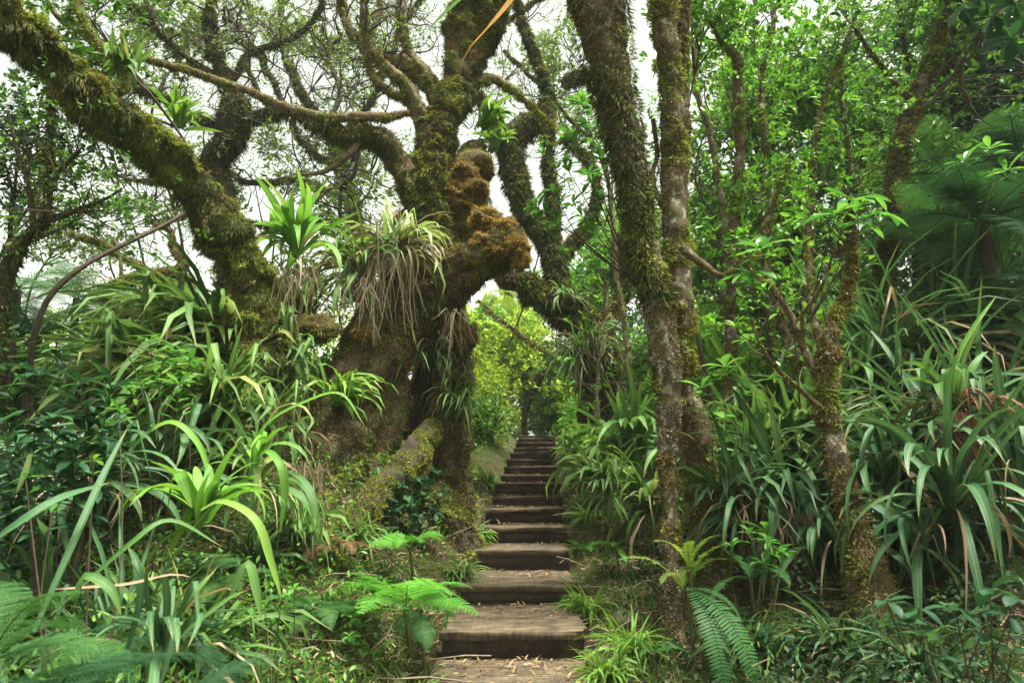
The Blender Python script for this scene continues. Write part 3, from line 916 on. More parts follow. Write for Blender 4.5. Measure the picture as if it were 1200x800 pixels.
# small tree at the left edge
tree('edge_tree', 'slim dark tree with a forked trunk at the left edge', [
    ('trunk', [(-15, 560, 5.0, 34), (-8, 460, 5, 30), (-4, 380, 5, 28), (8, 320, 5, 24), (28, 282, 5, 18), (52, 256, 5, 15), (56, 210, 5, 11), (58, 160, 5, 10), (62, 110, 5, 8), (55, 60, 5, 7)], dict(seg=12)),
    ('branch', [(52, 258, 5, 12), (85, 248, 4.95, 8), (118, 235, 4.9, 5), (140, 222, 4.9, 3)], dict(wob=.02)),
    ('branch', [(40, 268, 5, 8), (34, 220, 5.1, 7), (20, 175, 5.1, 6), (8, 130, 5.1, 5)], dict(wob=.02)),
    ('branch', [(56, 215, 5, 7), (80, 190, 4.9, 5), (100, 170, 4.9, 3)], dict(wob=.02)),
], bark='bark_dark', moss=M_DRK,
    twigs=dict(n=9, L=.34, r=.008, lev=2, gnarl=.2, lift=.1, kids=2), leaf=dict(L=.05, W=.030, mat='broad_mid', k=5, keep=.7, jit=.03, T=T_LEAF2))

# low contorted tree against the bright gap on the left
H = tree('contorted_tree', 'low contorted mossy tree against the bright sky gap on the left', [
    ('trunk', [(250, 500, 8.3, 40), (238, 430, 8.2, 34), (225, 380, 8.1, 30), (222, 340, 8.0, 26), (205, 322, 8.0, 22), (175, 325, 7.9, 18), (150, 330, 7.8, 17), (120, 342, 7.7, 14), (108, 350, 7.7, 9)], dict(seg=12)),
    ('branch', [(205, 322, 8, 14), (215, 308, 8, 13), (203, 290, 8.1, 10), (200, 272, 8.1, 8), (182, 262, 8.1, 6)], dict(wob=.03)),
    ('branch', [(178, 325, 7.9, 14), (160, 308, 7.9, 13), (140, 300, 7.9, 11), (118, 285, 7.9, 9), (90, 276, 7.9, 7), (60, 268, 7.9, 5)], dict(wob=.04)),
    ('branch', [(140, 352, 7.9, 10), (128, 358, 7.9, 6), (122, 352, 7.9, 3)], {}),
    ('branch', [(240, 355, 8, 8), (195, 360, 7.9, 6), (150, 352, 7.8, 5), (140, 300, 7.8, 5), (132, 278, 7.8, 4)], dict(moss=None)),
], bark='bark_old', moss=M_BRN,
    twigs=dict(n=8, L=.4, r=.01, lev=2, gnarl=.3, lift=.1, kids=2), leaf=dict(L=.045, W=.022, mat='olive', k=7, keep=.8, jit=.05))
cushion(H, 217, 345, 7.85, 26, .75, 'moss', 2400, 'rounded green moss ball')

# C: the arching tree over the upper steps
C_ = tree('arching_tree', 'dark mossy tree arching over the upper steps behind the gnarled tree', [
    ('trunk', [(706, 560, 10.2, 70), (706, 500, 10.1, 56), (705, 440, 10, 46), (700, 398, 10, 44), (680, 374, 10, 42), (650, 356, 10, 38), (622, 338, 9.9, 34), (596, 322, 9.8, 26), (570, 300, 9.8, 20)], dict(seg=18)),
    ('limb', [(655, 358, 10, 30), (652, 320, 10, 30), (640, 280, 10.1, 28), (618, 252, 10.2, 30), (606, 215, 10.3, 32), (598, 175, 10.4, 30), (612, 150, 10.5, 28), (636, 140, 10.5, 22), (640, 100, 10.6, 12), (620, 50, 10.7, 9), (606, 0, 10.8, 8), (604, -40, 10.8, 7)], dict(seg=16)),
    ('limb', [(648, 300, 10.05, 22), (648, 240, 10.2, 18), (642, 190, 10.3, 16), (644, 150, 10.4, 16), (640, 125, 10.5, 14)], dict(seg=12)),
    ('limb', [(600, 190, 10.4, 24), (588, 160, 10.3, 20), (575, 130, 10.2, 18), (560, 110, 10.2, 10)], dict(seg=12)),
    ('branch', [(650, 310, 10, 20), (690, 262, 10.2, 16), (700, 225, 10.3, 14), (690, 190, 10.5, 12), (660, 160, 10.7, 10)], dict(wob=.05)),
    ('branch', [(660, 100, 11, 16), (680, 90, 11, 16), (700, 92, 11, 10), (712, 120, 11, 8)], dict(wob=.05)),
    ('branch', [(700, 400, 10, 24), (722, 360, 10.2, 18), (735, 310, 10.3, 16), (728, 270, 10.4, 12)], dict(wob=.05)),
], bark='bark_dark', moss=[('moss_dark', 3600, .075, .016, .9, .8, 2.5), ('moss', 3500, .05, .013, .6, .5, 2.5), ('moss_brown', 1500, .05, .013, .4, .5, 3)], rough=.05,
    twigs=dict(n=5, L=.5, r=.014, lev=1, gnarl=.3, lift=.1), leaf=dict(L=.07, W=.03, mat='broad_mid', k=7, keep=.25, jit=.05))

tree('crooked_tree', 'small crooked tree with a bare arched branch at the head of the steps', [
    ('trunk', [(614, 516, 19.5, 6), (614, 500, 19.5, 7), (616, 478, 19.5, 9), (622, 458, 19.4, 11), (634, 440, 19.3, 13), (646, 428, 19.2, 13), (634, 410, 19, 8), (612, 394, 18.8, 6), (590, 376, 18.6, 4), (565, 362, 18.5, 3)], dict(seg=10)),
    ('branch', [(648, 432, 19.2, 8), (664, 446, 19.2, 6), (680, 462, 19.2, 4)], {}),
    ('branch', [(560, 352, 18.9, 5), (600, 385, 18.9, 4), (640, 412, 19, 5), (660, 432, 19, 4), (690, 455, 19, 4)], {}),
], bark='bark_dark', moss=[('moss_brown', 1500, .06, .02, .6, .6, 3), ('moss', 1200, .06, .02, .6, .5, 2)],
    twigs=dict(n=5, L=.6, r=.015, lev=1, gnarl=.3), leaf=dict(L=.1, W=.05, mat='broad_yellow', k=6, keep=.8, jit=.08))

# D: the two trunks right of the steps
MD = M_BRN
D1 = tree('mossy_tree', 'front brown trunk right of the steps, shaggy with moss at its top', [
    ('trunk', [(789, 770, 4.75, 36), (788, 720, 4.8, 27), (786, 660, 4.85, 25), (785, 600, 4.9, 26), (783, 540, 4.95, 27), (785, 480, 5, 34), (782, 430, 5, 42), (768, 350, 5, 38), (753, 280, 5, 38), (741, 210, 5, 42), (728, 140, 5, 46), (714, 80, 5, 52), (705, 20, 5, 64), (700, -50, 5, 72)], dict(seg=22, moss=[('moss_brown', 6500, .016, .010, .4, .5, 3.5), ('moss', 3000, .016, .010, .5, .35, 3), ('flake', 5500, .014, .012, .1, .5, 5)])),
    ('branch', [(800, 290, 5, 14), (822, 308, 4.9, 11), (846, 322, 4.8, 9), (868, 305, 4.8, 7), (905, 300, 4.8, 4)], dict(wob=.02)),
    ('branch', [(704, 40, 5, 40), (690, 20, 4.95, 36), (676, -10, 4.9, 30), (660, -60, 4.9, 30)], dict(seg=12)),
    ('root', [(790, 735, 4.8, 24), (802, 760, 4.6, 16), (806, 800, 4.4, 12)], {}),
], bark='bark_brown', moss=MD, rough=.03, flute=.3)
mb = Buf()
wp = catmull(px_limb([(770, 360, 5, 40), (753, 280, 5, 42), (741, 210, 5, 46), (728, 140, 5, 54), (714, 80, 5, 62), (703, 20, 5, 76), (698, -50, 5, 84)]), .04)
v, dr = tube(Buf(), wp[:, :3], wp[:, 3] * .95, 16, .02, 5, 4)
moss_on(mb, v, dr, 9000, .07, .012, 1.1, cover=.55, seed=77)
moss_on(mb, v, dr, 7000, .05, .010, .6, cover=.35, seed=79)
part('hanging_moss', mb, M['moss_dark'], D1, 'stuff')
mb = Buf()
moss_on(mb, v, dr, 6000, .05, .010, .8, cover=.2, seed=81)
part('hanging_moss', mb, M['moss'], D1, 'stuff')

tree('lichen_tree', 'rear twin trunk right of the steps, darker at its foot, with pale lichen patches', [
    ('trunk', [(842, 740, 5.15, 66), (834, 690, 5.2, 50), (828, 620, 5.3, 42), (820, 545, 5.3, 44), (812, 490, 5.3, 40), (800, 440, 5.3, 36), (797, 380, 5.3, 40), (795, 320, 5.3, 36), (790, 250, 5.35, 34), (790, 180, 5.4, 34), (786, 100, 5.4, 32), (778, 30, 5.4, 36), (770, -60, 5.4, 44)], dict(seg=20, bark='bark_brown', moss=MG_thin)),
    ('limb', [(792, 230, 5.4, 22), (800, 150, 5.5, 18), (802, 80, 5.5, 16), (800, 20, 5.5, 16), (808, -50, 5.5, 16)], dict(seg=12)),
    ('branch', [(793, 270, 5.3, 12), (765, 215, 5.4, 8), (770, 180, 5.5, 7), (765, 140, 5.5, 6)], {}),
    ('root', [(838, 700, 5.2, 36), (862, 715, 5.0, 24), (880, 740, 4.8, 14)], {}),
    ('root', [(832, 690, 5.2, 34), (815, 715, 5.0, 24), (806, 740, 4.9, 14)], {}),
], bark='bark_brown', moss=M_BRN, flute=.35)

# E: the small tree with a leaning mossy foot
tree('forked_tree', 'small mossy-footed tree leaning left among the dark strap leaves, forking into thin branches', [
    ('trunk', [(1040, 760, 4.25, 92), (1024, 700, 4.35, 60), (1010, 650, 4.45, 48), (995, 590, 4.55, 38), (980, 530, 4.65, 32), (970, 480, 4.7, 30), (970, 440, 4.7, 28), (972, 400, 4.7, 22), (978, 375, 4.75, 16), (990, 350, 4.8, 14), (997, 320, 4.8, 13), (998, 285, 4.8, 10), (992, 230, 4.8, 6)], dict(seg=18)),
    ('branch', [(968, 455, 4.7, 16), (948, 420, 4.75, 12), (925, 370, 4.8, 10), (905, 340, 4.8, 8), (880, 320, 4.8, 6), (862, 290, 4.8, 4)], dict(wob=.02)),
    ('branch', [(970, 430, 4.7, 14), (955, 380, 4.8, 10), (948, 330, 4.9, 8), (945, 290, 5, 7), (952, 240, 5, 5)], dict(wob=.02)),
    ('branch', [(945, 390, 4.75, 8), (940, 370, 4.7, 6), (960, 340, 4.6, 5), (975, 300, 4.5, 4), (988, 270, 4.4, 3)], dict(wob=.01)),
    ('branch', [(965, 480, 4.65, 8), (930, 450, 4.4, 6), (900, 420, 4.2, 5), (885, 390, 4.1, 4), (880, 370, 4.1, 3)], dict(wob=.01)),
], bark='bark_brown', moss=M_BRN, flute=.2,
    twigs=dict(n=3, L=.25, r=.006, lev=1, gnarl=.2, **{'from': .6}), leaf=dict(L=.08, W=.035, mat='broad', k=6, keep=.8, jit=.02, T=T_LEAF2))

# F: upper right trunk
tree('tall_dark_tree', 'tall dark mossy tree rising through the foliage toward the top right', [
    ('trunk', [(1010, 560, 7.4, 36), (1022, 460, 7.3, 30), (1030, 380, 7.2, 28), (1038, 300, 7.1, 25), (1046, 235, 7, 24), (1058, 165, 7, 24), (1075, 110, 7, 20), (1090, 75, 7, 17), (1105, 30, 6.9, 15), (1112, -40, 6.9, 14)], dict(seg=14)),
    ('branch', [(1068, 120, 7, 10), (1045, 95, 6.9, 7), (1020, 60, 6.8, 6), (1003, 35, 6.8, 5)], dict(wob=.03)),
    ('branch', [(1080, 100, 7, 9), (1110, 75, 6.9, 7), (1140, 45, 6.8, 6), (1180, 10, 6.8, 5)], dict(wob=.03)),
    ('branch', [(1062, 150, 7, 8), (1100, 110, 6.9, 6), (1150, 55, 6.8, 5)], dict(wob=.04)),
    ('branch', [(1125, 60, 7, 8), (1128, 100, 6.9, 6), (1140, 130, 6.8, 4)], dict(wob=.03)),
], bark='bark_dark', moss=M_BRN,
    twigs=dict(n=8, L=.5, r=.01, lev=2, gnarl=.2, kids=2, **{'from': .5}), leaf=dict(L=.10, W=.045, mat='broad_mid', k=7, keep=.9, jit=.03, T=T_LEAF2))

# slim trunks in the right-hand thicket
SL = [
    ('slim pale trunk standing right beside the arching tree', [(744, 500, 8.2, 11), (738, 440, 8.2, 9), (730, 370, 8.2, 9), (722, 320, 8.2, 8), (718, 250, 8.2, 7), (705, 180, 8.2, 6)], 'bark_pale', 'broad'),
    ('thin bare stem under the end of the arching tree', [(701, 510, 9, 6), (700, 450, 9, 6), (705, 400, 9, 5), (712, 330, 9.1, 4)], 'bark_pale', 'broad'),
    ('lichened trunk topped by a mossy knot in the right thicket', [(852, 520, 7, 20), (856, 420, 7, 18), (858, 340, 7, 16), (862, 260, 7, 14), (866, 180, 7, 14), (866, 110, 7, 15), (863, 70, 7, 13), (845, 50, 7, 7), (830, 20, 7, 5)], 'bark_brown', 'broad'),
    ('straight grey trunk right of the lichened one', [(908, 480, 7.6, 14), (902, 380, 7.6, 12), (898, 280, 7.6, 11), (896, 180, 7.6, 10), (893, 100, 7.6, 8), (905, 30, 7.6, 7), (915, -30, 7.6, 6)], 'bark_brown', 'broad'),
    ('leaning grey trunk between the twin trunks and the lichened trunk', [(858, 500, 8.4, 12), (856, 380, 8.4, 11), (850, 270, 8.4, 10), (840, 200, 8.4, 9), (826, 140, 8.4, 9), (815, 90, 8.4, 7), (818, 20, 8.4, 6)], 'bark_pale', 'broad'),
    ('mossy leaning trunk behind the forked tree', [(965, 540, 6.4, 20), (945, 470, 6.4, 17), (925, 400, 6.4, 15), (905, 340, 6.4, 13), (895, 290, 6.4, 11), (905, 240, 6.4, 9), (925, 190, 6.4, 7)], 'bark_brown', 'broad'),
    ('upright mossy trunk directly behind the forked tree', [(940, 540, 7, 16), (940, 440, 7, 15), (946, 350, 7, 14), (950, 280, 7, 12), (952, 200, 7, 9), (965, 120, 7, 7), (990, 60, 7, 6)], 'bark_brown', 'broad'),
    ('slim tree with drooping tips above the far bank on the right', [(880, 470, 9.5, 10), (886, 380, 9.5, 9), (880, 300, 9.5, 8), (888, 200, 9.5, 7), (880, 100, 9.5, 6), (885, 0, 9.5, 5)], 'bark_dark', 'broad_yellow'),
    ('slim dark stem in the upper right thicket', [(985, 330, 8, 10), (990, 250, 8, 9), (995, 170, 8, 8), (985, 90, 8, 7), (1000, 20, 8, 6)], 'bark_dark', 'broad'),
    ('slim stem rising behind the tall dark tree', [(1075, 330, 9, 12), (1085, 220, 9, 10), (1078, 140, 9, 8), (1060, 60, 9, 7), (1050, -20, 9, 6)], 'bark_dark', 'broad_mid'),
]
for lab, pts, bk, lf in SL:
    base = on_ground(pts[0][0], pts[0][2])
    tree('slim_tree', lab, [('trunk', pts, dict(wob=.05, twigs=dict(n=16, L=.55, r=.012, lev=2, gnarl=.2, lift=.3, kids=2, **{'from': .25})))],
         bark=bk, moss=MG_thin, leaf=dict(L=.095, W=.040, mat=lf, k=7, keep=.75 if pts[0][0] > 800 else .3, jit=.03, T=T_LEAF2), group='slim trees in the right-hand thicket', seg=10)


# ------------------------------------------------------------------ leaf templates shared by the plants
def strap_mesh(name, mat, a0, a1, kink=None, seg=11, asp=1.0, twist=0.0, fold=.22, seed=0, tipw=0.04, basew=.6):
    """unit length strap leaf growing along +X/+Z; width is 1 unit of y (scaled per object)"""
    g = np.random.default_rng(seed)
    t = np.linspace(0, 1, seg)
    if kink:
        k, ka = kink
        ang = np.where(t < k, a0 + (a1 - a0) * t, ka + g.normal() * 3)
    else:
        ang = a0 + (a1 - a0) * (t ** 1.25)
    ang = np.radians(ang + g.normal(size=seg) * 2.0)
    ds = 1.0 / (seg - 1)
    x = np.concatenate([[0], np.cumsum(np.cos(ang[:-1]) * ds)])
    z = np.concatenate([[0], np.cumsum(np.sin(ang[:-1]) * ds)])
    wprof = np.interp(t, [0, .08, .3, .6, .85, .95, 1], [basew, basew, .95, 1, .62, .3, tipw])
    yoff = g.normal() * .04 * t ** 2
    v, uv = [], []
    tx, tz = np.cos(ang), np.sin(ang)
    for i in range(seg):
        tw = twist * t[i]
        for q, s in enumerate((-.5, 0, .5)):
            w_ = s * wprof[i]
            lift = abs(s) * 2 * fold * wprof[i]
            # width is stored in y (scaled by leaf width); fold height in units of length, small
            v.append((x[i] - tz[i] * lift * .05 + math.sin(tw) * w_ * .05, w_ * math.cos(tw) + 0, z[i] + tx[i] * lift * .05 + math.sin(tw) * w_ * .06))
            uv.append((t[i], s * wprof[i] + .5))
    v = np.array(v)
    f = []
    for i in range(seg - 1):
        for q in (0, 1):
            f.append((i * 3 + q, i * 3 + q + 1, (i + 1) * 3 + q + 1, (i + 1) * 3 + q))
    b = Buf()
    b.add(v, f, uv)
    return b.mesh(name, mat, True, True)


STRAPS = {}


def straps(matkey):
    if matkey not in STRAPS:
        m = M[matkey]
        d = {}
        d['up'] = [strap_mesh('strap_leaf', m, 86, 50, seed=1), strap_mesh('strap_leaf', m, 88, 20, seed=2, twist=.5), strap_mesh('strap_leaf', m, 82, -10, seed=3)]
        d['arch'] = [strap_mesh('strap_leaf', m, 80, -50, seed=4, twist=.3), strap_mesh('strap_leaf', m, 76, -70, seed=5, twist=-.4), strap_mesh('strap_leaf', m, 72, -30, seed=6), strap_mesh('strap_leaf', m, 84, -85, seed=7, twist=.6), strap_mesh('strap_leaf', m, 78, 60, kink=(.55, -62), seed=8)]
        d['hang'] = [strap_mesh('strap_leaf', m, 60, -88, seed=9), strap_mesh('strap_leaf', m, 35, -92, seed=10, twist=.5), strap_mesh('strap_leaf', m, 5, -90, seed=12, twist=-.5), strap_mesh('strap_leaf', m, 66, 45, kink=(.3, -80), seed=13)]
        STRAPS[matkey] = d
    return STRAPS[matkey]


def mat_width(o, L, W):
    o.scale = (L, W, L)


TF = {}


def tuft_mesh(mat, mix, asp):
    """24 narrow leaves grown from one crown, unit length, joined"""
    key = (mat, tuple(mix), round(asp, 2))
    if key not in TF:
        T = straps(mat)
        TF[key] = []
        for v_ in range(3):
            b = Buf()
            for k in range(24):
                kd = random.choices(['up', 'arch', 'hang'], mix)[0]
                me = random.choice(T[kd])
                co = np.empty(len(me.vertices) * 3, np.float32)
                me.vertices.foreach_get('co', co)
                co = co.reshape(-1, 3)
                uvs = np.stack([np.repeat(np.linspace(0, 1, len(co) // 3), 3), np.tile([.02, .5, .98], len(co) // 3)], -1)
                # thin every other ring
                keep = np.array([i for i in range(len(co) // 3) if i % 2 == 0 or i == len(co) // 3 - 1])
                co = co.reshape(-1, 3, 3)[keep].reshape(-1, 3)
                uvs = uvs.reshape(-1, 3, 2)[keep].reshape(-1, 2)
                l = random.uniform(.55, 1.15)
                co = co * np.array([l, asp * random.uniform(.75, 1.25), l])
                ti = rad(random.uniform(-4, 24)); ro = random.gauss(0, .3)
                a = random.uniform(-1.1, 1.1)
                m = np.array((Matrix.Rotation(a, 3, 'Z') @ Matrix.Rotation(ti, 3, 'Y') @ Matrix.Rotation(ro, 3, 'X')))
                co = co @ m.T + np.array([random.gauss(0, .05), random.gauss(0, .05), random.uniform(-.02, .05)])
                n_ = len(keep)
                f = [(i * 3 + q, i * 3 + q + 1, (i + 1) * 3 + q + 1, (i + 1) * 3 + q) for i in range(n_ - 1) for q in (0, 1)]
                b.add(co, f, uvs)
            TF[key].append(b.mesh('leaf_tuft', M[mat + '_joined'], True, True))
    return TF[key]


def fine_tufts(root, L, W, n, mat, mix, az, tilt):
    asp = max(.02, round(W / L / .02) * .02)
    T = tuft_mesh(mat, mix, asp)
    for k in range(max(2, round(n / 15))):
        o = bpy.data.objects.new('leaf_tuft', random.choice(T))
        COL.objects.link(o)
        o.parent = root
        o['kind'] = 'stuff'
        a = rad(az[0] + random.uniform(-.5, .5) * max(20, az[1] - 90))
        s = L * random.uniform(.8, 1.15)
        o.scale = (s, s, s)
        o.location = (random.gauss(0, .05) * L, random.gauss(0, .05) * L, random.uniform(-.02, .03))
        o.rotation_euler = (random.gauss(0, .12), rad(random.uniform(-5, 12)), a)


def strap_plant(label, px, py, Y, Lpx, Wpx, n, mat='strap_mid', mix=(.3, .5, .2), az=(-90, 360), ground_it=False, group=None, dead=0, deadmat='dead', name='strap_leaf_plant', cat='plant', tilt=(0, 22)):
    if ground_it or py is None:
        base = on_ground(px, Y, -.03)
    else:
        base = P(px, py, Y)
        g = float(ground(base[0], base[1]))
        if base[2] < g:
            base[2] = g - .02
    D = dpt(px, py if py is not None else 560, Y)
    L, W = Lpx / FPX * D * (1.0 if Wpx >= 11.5 else 1.12), Wpx / FPX * D * .62
    n = int(n * (1.4 if Wpx >= 11.5 else 2.4))
    root = thing(name, label, cat, base, group)
    if Wpx < 11.5:
        fine_tufts(root, L, W, n, mat, mix, az, tilt)
        if dead:
            fine_tufts(root, L * .9, W * .35, dead, deadmat, (0, .2, .8), az, tilt)
        return root
    T = straps(mat)
    kinds = ['up', 'arch', 'hang']
    for k in range(n + dead):
        isd = k >= n
        kd = 'hang' if isd else random.choices(kinds, mix)[0]
        me = random.choice((straps(deadmat) if isd else T)[kd])
        o = bpy.data.objects.new('dead_leaf' if isd else 'leaf', me)
        COL.objects.link(o)
        o.parent = root
        a = rad(az[0] + random.uniform(-.5, .5) * az[1])
        r = random.uniform(0, .035) * L / .8
        o.location = (math.cos(a) * r + random.gauss(0, .012), math.sin(a) * r + random.gauss(0, .012), random.uniform(-.02, .05))
        l = L * random.uniform(.62, 1.15) * (.8 if isd else 1)
        mat_width(o, l, W * random.uniform(.75, 1.2) * (.35 if isd else 1))
        ti = rad(random.uniform(*tilt))
        o.rotation_euler = (random.gauss(0, .22), ti, a)
    return root


def ribbon_leaf(root, pts, Wpx, mat, name='leaf', seed=0, fold=.2):
    """one explicit leaf along a polyline given in (px,py,Y), width normal facing roughly up"""
    w = np.array([[*P(a, b, c)] for a, b, c in pts])
    c = catmull(w, .035)
    n = len(c)
    t = nrm(np.gradient(c, axis=0))
    s = nrm(np.cross(t, np.array([0.15, -.75, .8])))
    u = np.cross(s, t)
    tt = np.linspace(0, 1, n)
    W = .6 * Wpx / FPX * dpt(pts[0][0], pts[0][1], pts[0][2])
    wp = W * np.interp(tt, [0, .1, .35, .65, .88, 1], [.5, .65, .95, 1, .55, .03])
    b = Buf()
    v = np.stack([c - s * wp[:, None] / 2 + u * wp[:, None] * fold, c, c + s * wp[:, None] / 2 + u * wp[:, None] * fold], 1)
    uv = np.stack([np.repeat(tt, 3), np.tile([0.02, .5, .98], n)], -1)
    f = [(i * 3 + q, i * 3 + q + 1, (i + 1) * 3 + q + 1, (i + 1) * 3 + q) for i in range(n - 1) for q in (0, 1)]
    b.add(v.reshape(-1, 3), f, uv)
    return link(name, b.mesh(name, M[mat], True, True, org=np.array(root.location)), root)


def frond_mesh(name, mat, kind='tri', n=17, a0=50, a1=-25, seed=0, curl=0.0):
    g = np.random.default_rng(seed)
    t = np.linspace(0, 1, 26)
    ang = np.radians(a0 + (a1 - a0) * t ** 1.2)
    ds = 1 / 25
    x = np.concatenate([[0], np.cumsum(np.cos(ang[:-1]) * ds)])
    z = np.concatenate([[0], np.cumsum(np.sin(ang[:-1]) * ds)])
    C = np.stack([x, 0 * x + .02 * np.sin(t * 3 + seed), z], -1)
    b = Buf()
    tube(b, C, np.linspace(.008, .0015, 26), 4, cap=False)
    start = .22 if kind == 'tri' else .08
    ts = start + (1 - start) * (np.arange(n) / n) ** .92
    TT = nrm(np.gradient(C, axis=0))
    for i, q in enumerate(ts):
        p = np.array([np.interp(q, t, C[:, k]) for k in range(3)])
        T = nrm(np.array([np.interp(q, t, TT[:, k]) for k in range(3)]))
        up = nrm(np.cross(T, [0, 1, 0])) * -1
        if up[2] < 0:
            up = -up
        u = (q - start) / (1 - start)
        if kind == 'tri':
            pl = .36 * (1 - u) ** .85 * (.85 + .15 * min(1, u * 8)) + .012
        elif kind == 'ladder':
            pl = .115 * math.sin(math.pi * min(1, .12 + u * .9)) ** .6 + .008
        else:  # 'tree'
            pl = .24 * math.sin(math.pi * min(1, .13 + u * .88)) ** .75 + .01
        for sgn in (-1, 1):
            side = np.array([0, sgn, 0.0])
            ax = nrm(side * 1.0 + T * (.45 if kind != 'ladder' else .28) + up * g.normal() * .08)
            dr = -.16
            if kind == 'ladder':
                wd = .019
                scatter(b, [(0, -.5, 0), (0, .4, 0), (.4, -.55, .1), (.4, .5, .1), (.75, -.4, 0), (.75, .35, 0), (1, 0, -.3)], [(0, 1, 3), (0, 3, 2), (2, 3, 5), (2, 5, 4), (4, 5, 6)],
                        [p], [ax], [up + side * .1], pl * g.uniform(.92, 1.05), wd)
            else:
                m = max(3, int(pl / (.0175 if kind == 'tri' else .016)))
                uu = (np.arange(m) + .6) / (m + .4)
                PP = p + ax[None] * (uu * pl)[:, None] + up[None] * (dr * pl * uu ** 2)[:, None]
                sl = np.cross(up, ax)
                plen = (.058 if kind == 'tri' else .028) * np.clip(pl / .36 if kind == 'tri' else pl / .24, .25, 1) * (1 - uu * .75) + .006
                for s2 in (-1, 1):
                    scatter(b, [(0, -.5, 0), (.5, -.45, 0), (1, .1, -.1), (.45, .5, .05)], [(0, 1, 2), (0, 2, 3)], PP, np.tile(sl * s2 + ax * .5, (m, 1)) + g.normal(size=(m, 3)) * .06,
                            np.tile(up, (m, 1)), plen, .017 if kind == 'tri' else .0135)
                scatter(b, *T_TRI, [p], [ax], [up], pl, .007)
    return b.mesh(name, mat, False)


FR = {}


def fronds(kind, matkey):
    k = (kind, matkey)
    if k not in FR:
        FR[k] = [frond_mesh('fern_frond', M[matkey], kind, {'tri': 17, 'tree': 24, 'ladder': 34}[kind], a0, a1, s) for s, (a0, a1) in enumerate([(58, -30), (45, -45), (62, 0), (35, -20)])]
    return FR[k]


def fern(label, px, py, Y, Lpx, n, kind='tri', mat='fern', az=(-90, 360), tilt=(-5, 30), group=None, name='fern', grd=False, trunk=None, stalk=True):
    base = on_ground(px, Y) if (grd or py is None) else P(px, py, Y)
    D = dpt(px, py if py is not None else 560, Y)
    L = Lpx / FPX * D
    root = thing(name, label, 'fern', base, group)
    g = float(ground(base[0], base[1]))
    if stalk and base[2] > g + .08:          # a stalk or short trunk down to the ground
        b = Buf()
        c = catmull(np.array([[base[0] + .05, base[1] + .1, g - .1], [base[0] + .02, base[1] + .05, (g + base[2]) / 2], base]), .08)
        tube(b, c, (trunk or .012), 8, .2 * (trunk or .01), 9, 1)
        part('trunk' if trunk else 'stem', b, M['bark_dark'] if trunk else M['stem'], root)
    for k in range(n):
        o = bpy.data.objects.new('frond', random.choice(fronds(kind, mat)))
        COL.objects.link(o)
        o.parent = root
        a = rad(az[0] + az[1] * ((k + random.uniform(.2, .8)) / n - .5))
        s = L * random.uniform(.75, 1.12)
        o.scale = (s, s * random.uniform(.9, 1.1), s)
        o.rotation_euler = (random.gauss(0, .2), rad(random.uniform(*tilt)), a)
    return root


def broad_mesh(name, mat, W=.42, fold=.12, droop=.25, seed=0):
    t = np.linspace(0, 1, 8)
    wp = np.interp(t, [0, .12, .35, .65, .85, 1], [.06, .12, .72, 1, .7, .02])
    v, uv = [], []
    for i in range(8):
        for s in (-.5, -.25, 0, .25, .5):
            v.append((t[i], s * W * wp[i], -droop * t[i] ** 2 + abs(s) * fold * wp[i] + .012 * math.sin(i * 2.1 + seed + s * 4)))
            uv.append((t[i], s + .5))
    f = [(i * 5 + q, i * 5 + q + 1, (i + 1) * 5 + q + 1, (i + 1) * 5 + q) for i in range(7) for q in range(4)]
    b = Buf()
    b.add(v, f, uv)
    return b.mesh(name, mat, True, True)


BM = {}


def broads(mk, W=.42):
    k = (mk, W)
    if k not in BM:
        BM[k] = [broad_mesh('broad_leaf', M[mk], W, .12, d, s) for s, d in enumerate((.1, .3, .5))]
    return BM[k]


def leafy(label, tips, base, Lpx, k=6, mat='broad_inst', W=.42, group=None, name='leafy_shrub', cat='shrub', extra=2, stemr=.006, up=.3, jit=18, cone=(35, 85)):
    """stems from base to explicit tips; a whorl of single leaves at each"""
    if base[1] is None:
        b0 = on_ground(base[0], base[2], -.03)
    else:
        b0 = P(*base)
    root = thing(name, label, cat, b0, group)
    sb = Buf()
    T = broads(mat, W)
    for (px, py, Y) in tips:
        p = P(px, py, Y)
        mid = b0 * .45 + p * .55 + np.array([random.gauss(0, .05), random.gauss(0, .05), -.02 + random.uniform(-.05, .02)]) * np.linalg.norm(p - b0)
        c = catmull(np.array([b0, mid, p]), .06)
        tube(sb, c, np.linspace(stemr, stemr * .35, len(c)), 5, cap=False)
        D = dpt(px, py, Y)
        L = Lpx / FPX * D
        ax = nrm(c[-1] - c[-3] + np.array([0, 0, up * np.linalg.norm(c[-1] - c[-3])]))
        for w_ in range(1 + extra):
            q = p if w_ == 0 else c[max(0, len(c) - 1 - w_ * max(1, int(L * .55 / .06)))]
            kk = k if w_ == 0 else max(2, k // 2)
            a00 = random.uniform(0, 6.28)
            for j in range(kk):
                a = a00 + 2.4 * j
                side = nrm(np.cross(ax, np.array([math.cos(a), math.sin(a), .13])))
                e = rad(random.uniform(*cone))
                d = nrm(ax * math.cos(e) + side * math.sin(e))
                X_ = Vector(d)
                Zr = Vector(nrm(ax + np.array([0, 0, .4]) + R.normal(size=3) * .15))
                Y_ = Zr.cross(X_).normalized()
                Z_ = X_.cross(Y_)
                m = Matrix((X_, Y_, Z_)).transposed().to_euler()
                o = bpy.data.objects.new('leaf', random.choice(T))
                COL.objects.link(o)
                o.parent = root
                o.location = Vector([float(z) for z in (q - b0)])
                o.rotation_euler = m
                l = L * random.uniform(.6, 1.15)
                o.scale = (l, l, l)
    part('stem', sb, M['twig'] if cat == 'shrub' else M['stem'], root)
    return root


CL = {}


